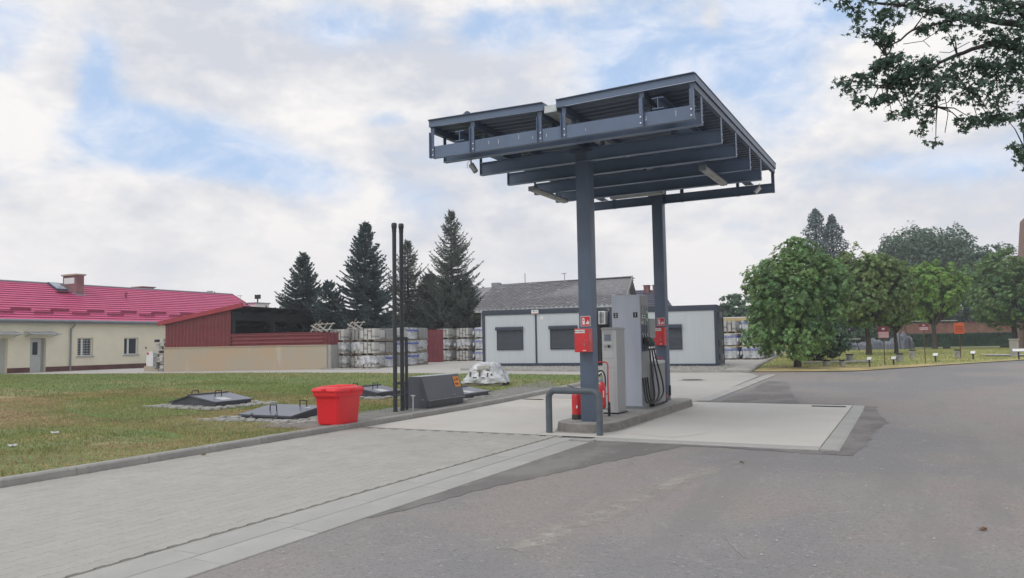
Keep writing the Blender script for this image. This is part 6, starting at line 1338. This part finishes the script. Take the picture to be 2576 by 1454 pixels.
def hedge():
    t = thing('hedge', 'long low clipped dark green hedge in front of the brick wall', 'hedge', (5, 74, .7)); P = []; Nn = []
    for _ in range(16000):
        s = nr.rand(); x = -3+18*s-5; y = (x+8)*.48-3.2; f = nr.randint(0, 3); u = nr.rand()
        if f == 0: P.append((x, y-.35+nr.randn()*.03, u*.85)); Nn.append((.3, -1, 0))
        else: P.append((x, y-.35+.8*u, .85+nr.randn()*.03)); Nn.append((0, 0, 1))
    leaves('hedge_leaves', t, np.array(P), np.array(Nn), .09, 'hedge'); MB().prism([(-8, -3.5), (7, 3.7), (7, 4.3), (-8, -2.8)], 'z', -.2, .8).build('hedge_core', 'hedge', t)
hedge()

def conifer(lab, x, y, H, Rb, z0, m, style, seed, top_thin=1.0, group='conifers behind the shed and block stacks', name='conifer', nscale=1.):
    r = np.random.RandomState(seed); zg = hg(x, y); t = thing(name, lab, 'tree', (x, y, zg), group=group)
    MB().tube([(0, 0, -.2), (0, 0, H*.5), (0, 0, H*.97)], [.16, .10, .015], 8).build('trunk', 'twig', t, smooth=True)
    Ps = []; Ds = []; Ls = []; br = MB(); z = z0; 
    while z < H*.985:
        f = (z-z0)/(H-z0); Lm = Rb*1.32*(1-f)**.95+.05
        nb = int(r.randint(6, 9)*(1 if style != 'wisp' else .9))
        for k in range(nb):
            a = r.rand()*6.283; L_ = Lm*r.uniform(.72, 1.12)*(1.15 if r.rand() < .15 else 1)
            dro = -.38 if style == 'spruce' else -.25; upt = .68 if style == 'spruce' else .75
            n = max(4, int(L_/.13)); cum = []; jz = r.uniform(-.14, .14)
            for i in range(n+1):
                q = i/n; rr = L_*q; zz = z+jz+L_*(dro*q+upt*q*q*(.45+f*.8)); cum.append((rr*math.cos(a), rr*math.sin(a), zz))
            if L_ > .5: br.tube([cum[0], cum[n//2], cum[-1]], [.022, .014, .005], 4, cap=False)
            for i in range(1, n+1):
                q = i/n
                if style == 'wisp' and r.rand() < .06: continue
                p = np.array(cum[i]); d0 = np.array(cum[i])-np.array(cum[i-1]); d0 /= np.linalg.norm(d0); side = np.array((-math.sin(a), math.cos(a), 0)); tl = min(.5*L_+.06, .10+.42*L_*(1-q)*.55+.05)*r.uniform(.7, 1.2)
                for s in (-1, 1):
                    dd = d0*.75+side*s*(.75)+np.array((0, 0, .05 if style == 'spruce' else r.uniform(-.1, .35))); dd /= np.linalg.norm(dd); m_ = max(1, int(tl/.11))
                    for j in range(m_):
                        Ps.append(p+dd*tl*(j+.3)/m_+r.randn(3)*.012); Ds.append(dd+r.randn(3)*.22+np.array((0, 0, .15))); Ls.append(.15*(1 if style == 'spruce' else 1.1))
                Ps.append(p); Ds.append(d0+r.randn(3)*.15+np.array((0, 0, .1))); Ls.append(.15)
        z += (.18 if style == 'spruce' else .19)*(1-.3*f)
    for k in range(4): Ps.append(np.array((0, 0, H*.97+k*.05))); Ds.append(np.array((r.randn()*.2, r.randn()*.2, 1))); Ls.append(.14)
    P = np.array(Ps); D = np.array(Ds); Ln = np.array(Ls); D /= np.linalg.norm(D, axis=1, keepdims=True); n = len(P)
    if n > 75000: keep = nr.rand(n) < 75000/n; P, D, Ln = P[keep], D[keep], Ln[keep]; n = len(P)
    # spray: two crossed slim triangles pointing along the twig
    w = .030 if style == 'wisp' else .048; up = r.randn(n, 3); s1 = np.cross(D, up); s1 /= np.linalg.norm(s1, axis=1, keepdims=True); s2 = np.cross(D, s1)
    tip = P+D*Ln[:, None]*1.15
    V = np.stack([P+s1*w, P-s1*w, tip, P+s2*w, P-s2*w, tip+s1*.01], 1).reshape(-1, 3); F = (np.array([(0, 1, 2), (3, 4, 5)])[None]+np.arange(n)[:, None, None]*6)
    raw('needles', V, F.reshape(-1, 3), m, t)
    br.build('branches', 'twig', t); return t
conifer('small broad dark blue spruce, leftmost of the conifers behind the shed', -33.2, 36.6, 6.9, 2.25, .3, 'spruce', 'spruce', 101)
conifer('tall blue spruce with upturned branches left of the vent pipes', -29.1, 37.5, 8.65, 2.35, .3, 'spruce', 'spruce', 102)
conifer('wispy thinner conifer directly behind the vent pipes', -29.8, 43.0, 8.05, 2.2, .3, 'larch', 'wisp', 103)
conifer('tallest wispy conifer beside the slate-roofed house', -26.3, 42.9, 9.65, 2.5, .3, 'larch', 'wisp', 104)
conifer('low dark conifer filling the gap below the two blue spruces', -30.8, 36.2, 4.9, 2.3, .2, 'spruce', 'spruce', 105)
conifer('low dark conifer between the thin conifer and the tallest one', -28.4, 43.4, 5.7, 2.7, .2, 'larch', 'spruce', 106)
conifer('low conifer at the foot of the tallest one beside the slate roof', -25.4, 43.0, 5.3, 2.3, .2, 'larch', 'spruce', 107)
conifer('low dark conifer at the far left foot of the first spruce', -34.6, 38.5, 4.2, 2.2, .2, 'spruce', 'spruce', 108)
def twin():
    for lab, x, y, H, Rb, s in (('taller top of a pair of dark spruces above the nearest maple', -8.0, 85, 14.5, 3.0, 111), ('shorter top of a pair of dark spruces above the nearest maple', -6.5, 85.8, 13.8, 2.7, 112)):
        z = hg(x, y); t = thing('far_spruce', lab, 'tree', (x, y, z), group='twin spruces beyond the park'); r = np.random.RandomState(s); P = []; Nn = []
        while len(P) < 5200:
            zz = 5+(H-5)*r.rand()**1.25; f = (H-zz)/(H-5); rad = (.15+Rb*f**.7)*(1+.22*math.sin(zz*4.2)); a = r.rand()*6.283; q = r.rand()**.4; P.append((rad*q*math.cos(a), rad*q*math.sin(a), zz+.12*r.randn())); Nn.append((math.cos(a), math.sin(a), .2))
        leaves('needles', t, np.array(P), np.array(Nn), .20, 'spruce', jit=.7); MB().tube([(0, 0, -.2), (0, 0, H)], [.3, .05], 8).build('trunk', 'twig', t)
twin()

def oak():
    """old oak just outside the right of the view; its lower limbs reach into the sky of the picture"""
    bx, by = 4.4, 12.2; t = thing('oak_tree', 'overhanging oak whose leafy branches reach in from the upper right', 'tree', (bx, by, 0)); o = Vector((bx, by, 0))
    tr = MB().tube([Vector(p)-o for p in [(4.4, 12.2, -.2), (4.35, 12.15, 1.2), (4.3, 12.1, 3.2), (4.2, 12.2, 5.5), (4.6, 12.6, 8.5)]], [.42, .33, .28, .24, .12], 14).build('trunk', 'bark', t, smooth=True, angle=80)
    main = [[(4.3, 12.1, 3.3), (2.9, 11.1, 4.3), (1.6, 10.2, 4.85), (.75, 9.75, 5.05), (.1, 9.45, 5.2), (-.55, 9.05, 5.3)],
            [(2.9, 11.1, 4.3), (1.9, 10.3, 4.5), (1.05, 9.88, 4.72), (.62, 9.66, 4.62), (.3, 9.46, 4.42), (-.1, 9.28, 4.30), (-.45, 9.12, 4.28)],
            [(1.9, 10.3, 4.5), (1.4, 10.1, 4.45), (1.0, 9.9, 4.42), (.7, 9.75, 4.25), (.4, 9.6, 4.05)],
            [(.75, 9.75, 5.05), (.2, 9.45, 4.9), (-.08, 9.28, 4.62), (-.2, 9.22, 4.38)],
            [(4.3, 12.1, 3.6), (2.7, 11.4, 4.9), (1.4, 10.6, 5.35), (.4, 10.2, 5.6)],
            [(2.7, 11.1, 4.2), (2.0, 10.6, 3.9), (1.45, 10.2, 3.75), (1.24, 10.03, 3.55), (1.25, 10.0, 3.42)],
            [(1.6, 10.2, 4.85), (1.2, 9.95, 5.1), (.9, 9.8, 5.5)], [(4.2, 12.2, 5.5), (2.8, 11.6, 6.6), (1.2, 10.8, 6.9)], [(4.3, 12.2, 4.5), (5.8, 12.4, 5.6), (7.4, 12.6, 6.3)], [(4.3, 12.2, 5.0), (4.4, 13.8, 6.2), (4.2, 15.4, 6.8)], [(4.3, 12.1, 4.2), (5.4, 10.8, 5.4), (6.2, 9.6, 6.0)], [(4.6, 12.6, 8.3), (5.2, 13, 9.6)], [(4.5, 12.5, 7.4), (3.2, 12.6, 8.6)]]
    rad = [(.075, .006), (.042, .004), (.022, .003), (.018, .003), (.06, .006), (.035, .004), (.028, .005), (.12, .02), (.14, .02), (.12, .02), (.12, .02), (.09, .02), (.08, .02)]
    b = MB()
    for pts, (a, c) in zip(main, rad):
        P = [Vector(p)-o for p in pts]; S_ = []
        for i in range(len(P)-1):
            p0, p1, p2, p3 = P[max(0, i-1)], P[i], P[i+1], P[min(len(P)-1, i+2)]
            for q in range(5):
                u = q/5; S_.append(.5*((2*p1)+(-p0+p2)*u+(2*p0-5*p1+4*p2-p3)*u*u+(-p0+3*p1-3*p2+p3)*u**3)+Vector((rnd.uniform(-.015, .015), 0, rnd.uniform(-.02, .02))))
        S_.append(P[-1]); k = len(S_); b.tube(S_, [a+(c-a)*(i/(k-1))**.8 for i in range(k)], 7)
    # sprays of leaves: centre, spread, count
    cl = []
    def spray(c, n=26, s=.16): cl.append((c, n, s))
    line = lambda a, b_, k, n, s: [spray(tuple(np.array(a)+(np.array(b_)-np.array(a))*i/max(1, k-1)+nr.randn(3)*.05), n, s) for i in range(k)]
    line((-.55, 9.0, 5.25), (-.05, 9.3, 5.30), 5, 30, .10); line((-.33, 9.14, 5.05), (-.30, 9.15, 4.92), 2, 26, .10); line((-.12, 9.25, 5.1), (-.10, 9.25, 4.45), 8, 42, .085); line((-.02, 9.3, 4.78), (.08, 9.35, 4.7), 2, 26, .07); line((.05, 9.32, 5.2), (.35, 9.45, 5.25), 4, 30, .10)
    line((-.55, 9.08, 4.27), (-.1, 9.28, 4.33), 6, 30, .08); line((-.1, 9.28, 4.52), (.08, 9.35, 4.45), 3, 34, .09); line((-.0, 9.3, 4.38), (.45, 9.55, 4.48), 7, 60, .12); line((.0, 9.32, 4.22), (.40, 9.52, 4.26), 6, 55, .12); line((-.33, 9.17, 4.10), (-.12, 9.27, 4.08), 3, 30, .08); line((-.05, 9.3, 4.12), (.05, 9.33, 4.06), 2, 28, .07); line((.1, 9.4, 4.05), (.3, 9.5, 4.0), 3, 22, .07)
    line((.0, 9.35, 3.88), (.15, 9.42, 4.0), 3, 26, .065); line((.28, 9.5, 4.02), (.22, 9.48, 3.95), 2, 22, .06); line((.25, 9.52, 3.86), (.32, 9.54, 3.72), 3, 22, .055)
    line((.45, 9.55, 5.2), (.62, 9.62, 5.0), 4, 34, .09); line((.48, 9.57, 4.95), (.58, 9.6, 4.82), 3, 24, .06); line((.38, 9.52, 4.98), (.34, 9.5, 4.86), 2, 24, .07)
    line((.62, 9.65, 4.5), (1.1, 9.9, 4.45), 5, 60, .13); line((.7, 9.7, 4.3), (1.3, 9.95, 4.25), 6, 50, .13); line((.65, 9.66, 4.12), (.85, 9.78, 4.1), 3, 26, .08); line((.95, 9.8, 5.2), (1.5, 10.05, 5.05), 7, 75, .16); line((.75, 9.7, 5.0), (1.25, 9.9, 4.75), 6, 60, .14); line((1.0, 9.85, 4.65), (1.45, 10.05, 4.5), 5, 60, .14)
    line((.62, 9.68, 3.98), (.78, 9.76, 3.92), 2, 24, .06); line((.9, 9.82, 4.02), (1.3, 10.0, 3.98), 4, 40, .10); line((.72, 9.74, 3.82), (1.0, 9.88, 3.9), 3, 28, .07); line((1.1, 9.95, 3.95), (1.3, 10.05, 3.75), 3, 40, .09); line((1.17, 9.98, 3.65), (1.24, 10.02, 3.42), 4, 26, .06)
    P = []; Nn = []
    for c, n, s in cl:
        for _ in range(int(n*1.25)): P.append(np.array(c)+nr.randn(3)*np.array((s, s, s*.62))*.62); Nn.append(nr.randn(3)*.6+[0, -.3, .5])
        e = Vector(c)-o
        # twig from the nearest limb point
        best = min((Vector(q)-o for pts in main[:7] for q in pts), key=lambda q: (q-e).length)
        if (best-e).length < 1.2: b.tube([best, (best+e)/2+Vector((0, 0, .05)), e], [.010, .006, .003], 4, cap=False)
    b.build('branches', 'twig', t, smooth=True, angle=80)
    tw = MB()
    for pts in ([(.27, 9.55, 4.2), (.26, 9.54, 4.0), (.2, 9.5, 3.85)], [(.48, 9.6, 4.15), (.5, 9.6, 3.95), (.46, 9.58, 3.75)], [(.1, 9.4, 4.75), (.3, 9.5, 4.78), (.36, 9.5, 4.7)], [(.6, 9.65, 5.0), (.45, 9.6, 4.9), (.3, 9.55, 4.8)], [(.75, 9.7, 4.75), (.55, 9.65, 4.65), (.45, 9.6, 4.66)], [(.1, 9.4, 5.1), (.0, 9.35, 4.9), (-.03, 9.32, 4.75)]): tw.tube([Vector(p)-o for p in pts], .004, 4, cap=False)
    tag(tw.build('hanging_twigs', 'twig', t), kind='stuff')
    P = np.array(P)-np.array(o); leaves('oak_leaves', t, P, np.array(Nn), .042, 'oak', True, .8)
    # the rest of the crown, above and beside the view
    lob = [(a-bx, b_-by, c, r1, r1, r2) for a, b_, c, r1, r2 in ((5.0, 12.6, 7.6, 2.6, 1.9), (6.9, 12.8, 6.6, 2.0, 1.5), (4.4, 15.2, 7.0, 2.0, 1.5), (6.2, 10.0, 6.4, 1.7, 1.3), (5, 13, 9.4, 2.0, 1.4), (3.3, 12.4, 8.4, 1.8, 1.3))]
    P, Nn = crown(lob, 9000, .13, .2, .3); leaves('crown', t, P, Nn, .12, 'oak', False)
oak()

# ---------------------------------------------------------- grass
def inpad(x, y):
    m = np.zeros(len(x), bool)
    for a, b, c, d in HP: m |= (x > a) & (x < b) & (y > c) & (y < d)
    return m
def grass(name, n, xr, yr, hgt, w, m, ok, off_=.095, lean=.5):
    x = nr.uniform(*xr, n); y = nr.uniform(*yr, n); k = ok(x, y); x, y = x[k], y[k]; n = len(x); z = hgv(x, y)+off_-.005
    a = nr.rand(n)*6.283; h = nr.uniform(.5, 1.3, n)*hgt; ww = nr.uniform(.6, 1.3, n)*w; l = nr.randn(n, 2)*lean*h[:, None]
    dx, dy = np.cos(a)*ww, np.sin(a)*ww
    V = np.stack([np.stack([x-dx, y-dy, z], 1), np.stack([x+dx, y+dy, z], 1), np.stack([x+l[:, 0], y+l[:, 1], z+h], 1)], 1).reshape(-1, 3)
    return tag(raw(name, V, np.arange(3*n).reshape(-1, 3), m), kind='stuff')
far_y = lambda x: np.interp(x, [p[0] for p in LFX], [p[1] for p in LFX])
def field(x, y, s): return np.sin(x*.9*s+1.3*np.sin(y*.7*s))+np.sin(y*1.3*s+1.1*np.sin(x*.5*s+2))
view = lambda x, y: (np.degrees(np.arctan2(x, y)) > -62) & (np.degrees(np.arctan2(x, y)) < 8)
grass('lawn_grass', 210000, (-22, -9.26), (3, 20), .045, .006, 'blade', lambda x, y: view(x, y) & ~inpad(x, y) & (nr.rand(len(x)) < .45+.42*field(x, y, .8)-.22*(y < 8.5)))
grass('dry_grass', 200000, (-22, -9.26), (3, 17), .035, .006, 'dryblade', lambda x, y: view(x, y) & ~inpad(x, y) & (field(x, y, .8) < .35), lean=1.0)
grass('lawn_grass', 110000, (-48, -9.3), (13, 26), .05, .011, 'blade', lambda x, y: view(x, y) & ~inpad(x, y) & (y < far_y(x)-.05))
grass('park_grass_blades', 60000, (-6, 14), (32, 74), .05, .02, 'parkblade', lambda x, y: np.array([q > park_lo(p)+1.2 for p, q in zip(x, y)]), off_=.022)
grass('grass_tufts', 5000, (-11.5, -9.24), (3, 12), .09, .006, 'blade', lambda x, y: view(x, y) & ~inpad(x, y) & (field(x, y, 2.2) > .9))
def pad_weeds():
    grass('weeds', 2600, (-16.5, -9.3), (10, 20.5), .07, .006, 'blade', lambda x, y: inpad(x, y) & (field(x, y, 2.5) > 1.1))
pad_weeds()
def lawn_scraps():
    for x, y, l in ((-12.1, 7.05, 'white scrap of paper in the grass at the left edge, nearer one'), (-13.2, 8.4, 'white scrap of film in the grass at the left, farther one')):
        m = MB(); n = 8; m.poly([(.09*math.cos(6.28*k/n)*(1.2 if k % 2 else .7), .05*math.sin(6.28*k/n), .01+.03*(k % 3)/2) for k in range(n)]+[(0, 0, .03)], [(k, (k+1) % n, n) for k in range(n)]); o = m.build('paper_scrap', 'paper'); o.location = (x, y, hg(x, y)+.10); tag(o, l, 'litter')
lawn_scraps()
def haze():
    m = bpy.data.materials.new('thin summer haze'); m.use_nodes = True; nt = m.node_tree; nt.nodes.remove(nt.nodes['Principled BSDF'])
    v = N(nt, 'ShaderNodeVolumePrincipled'); v.inputs['Density'].default_value = .0013; v.inputs['Color'].default_value = (.92, .95, 1, 1); nt.links.new(v.outputs[0], nt.nodes['Material Output'].inputs['Volume']); MT['haze'] = m
    o = MB().box(-110, 70, -40, 130, -1.5, 20).build('haze', 'haze'); tag(o, kind='stuff')
haze()
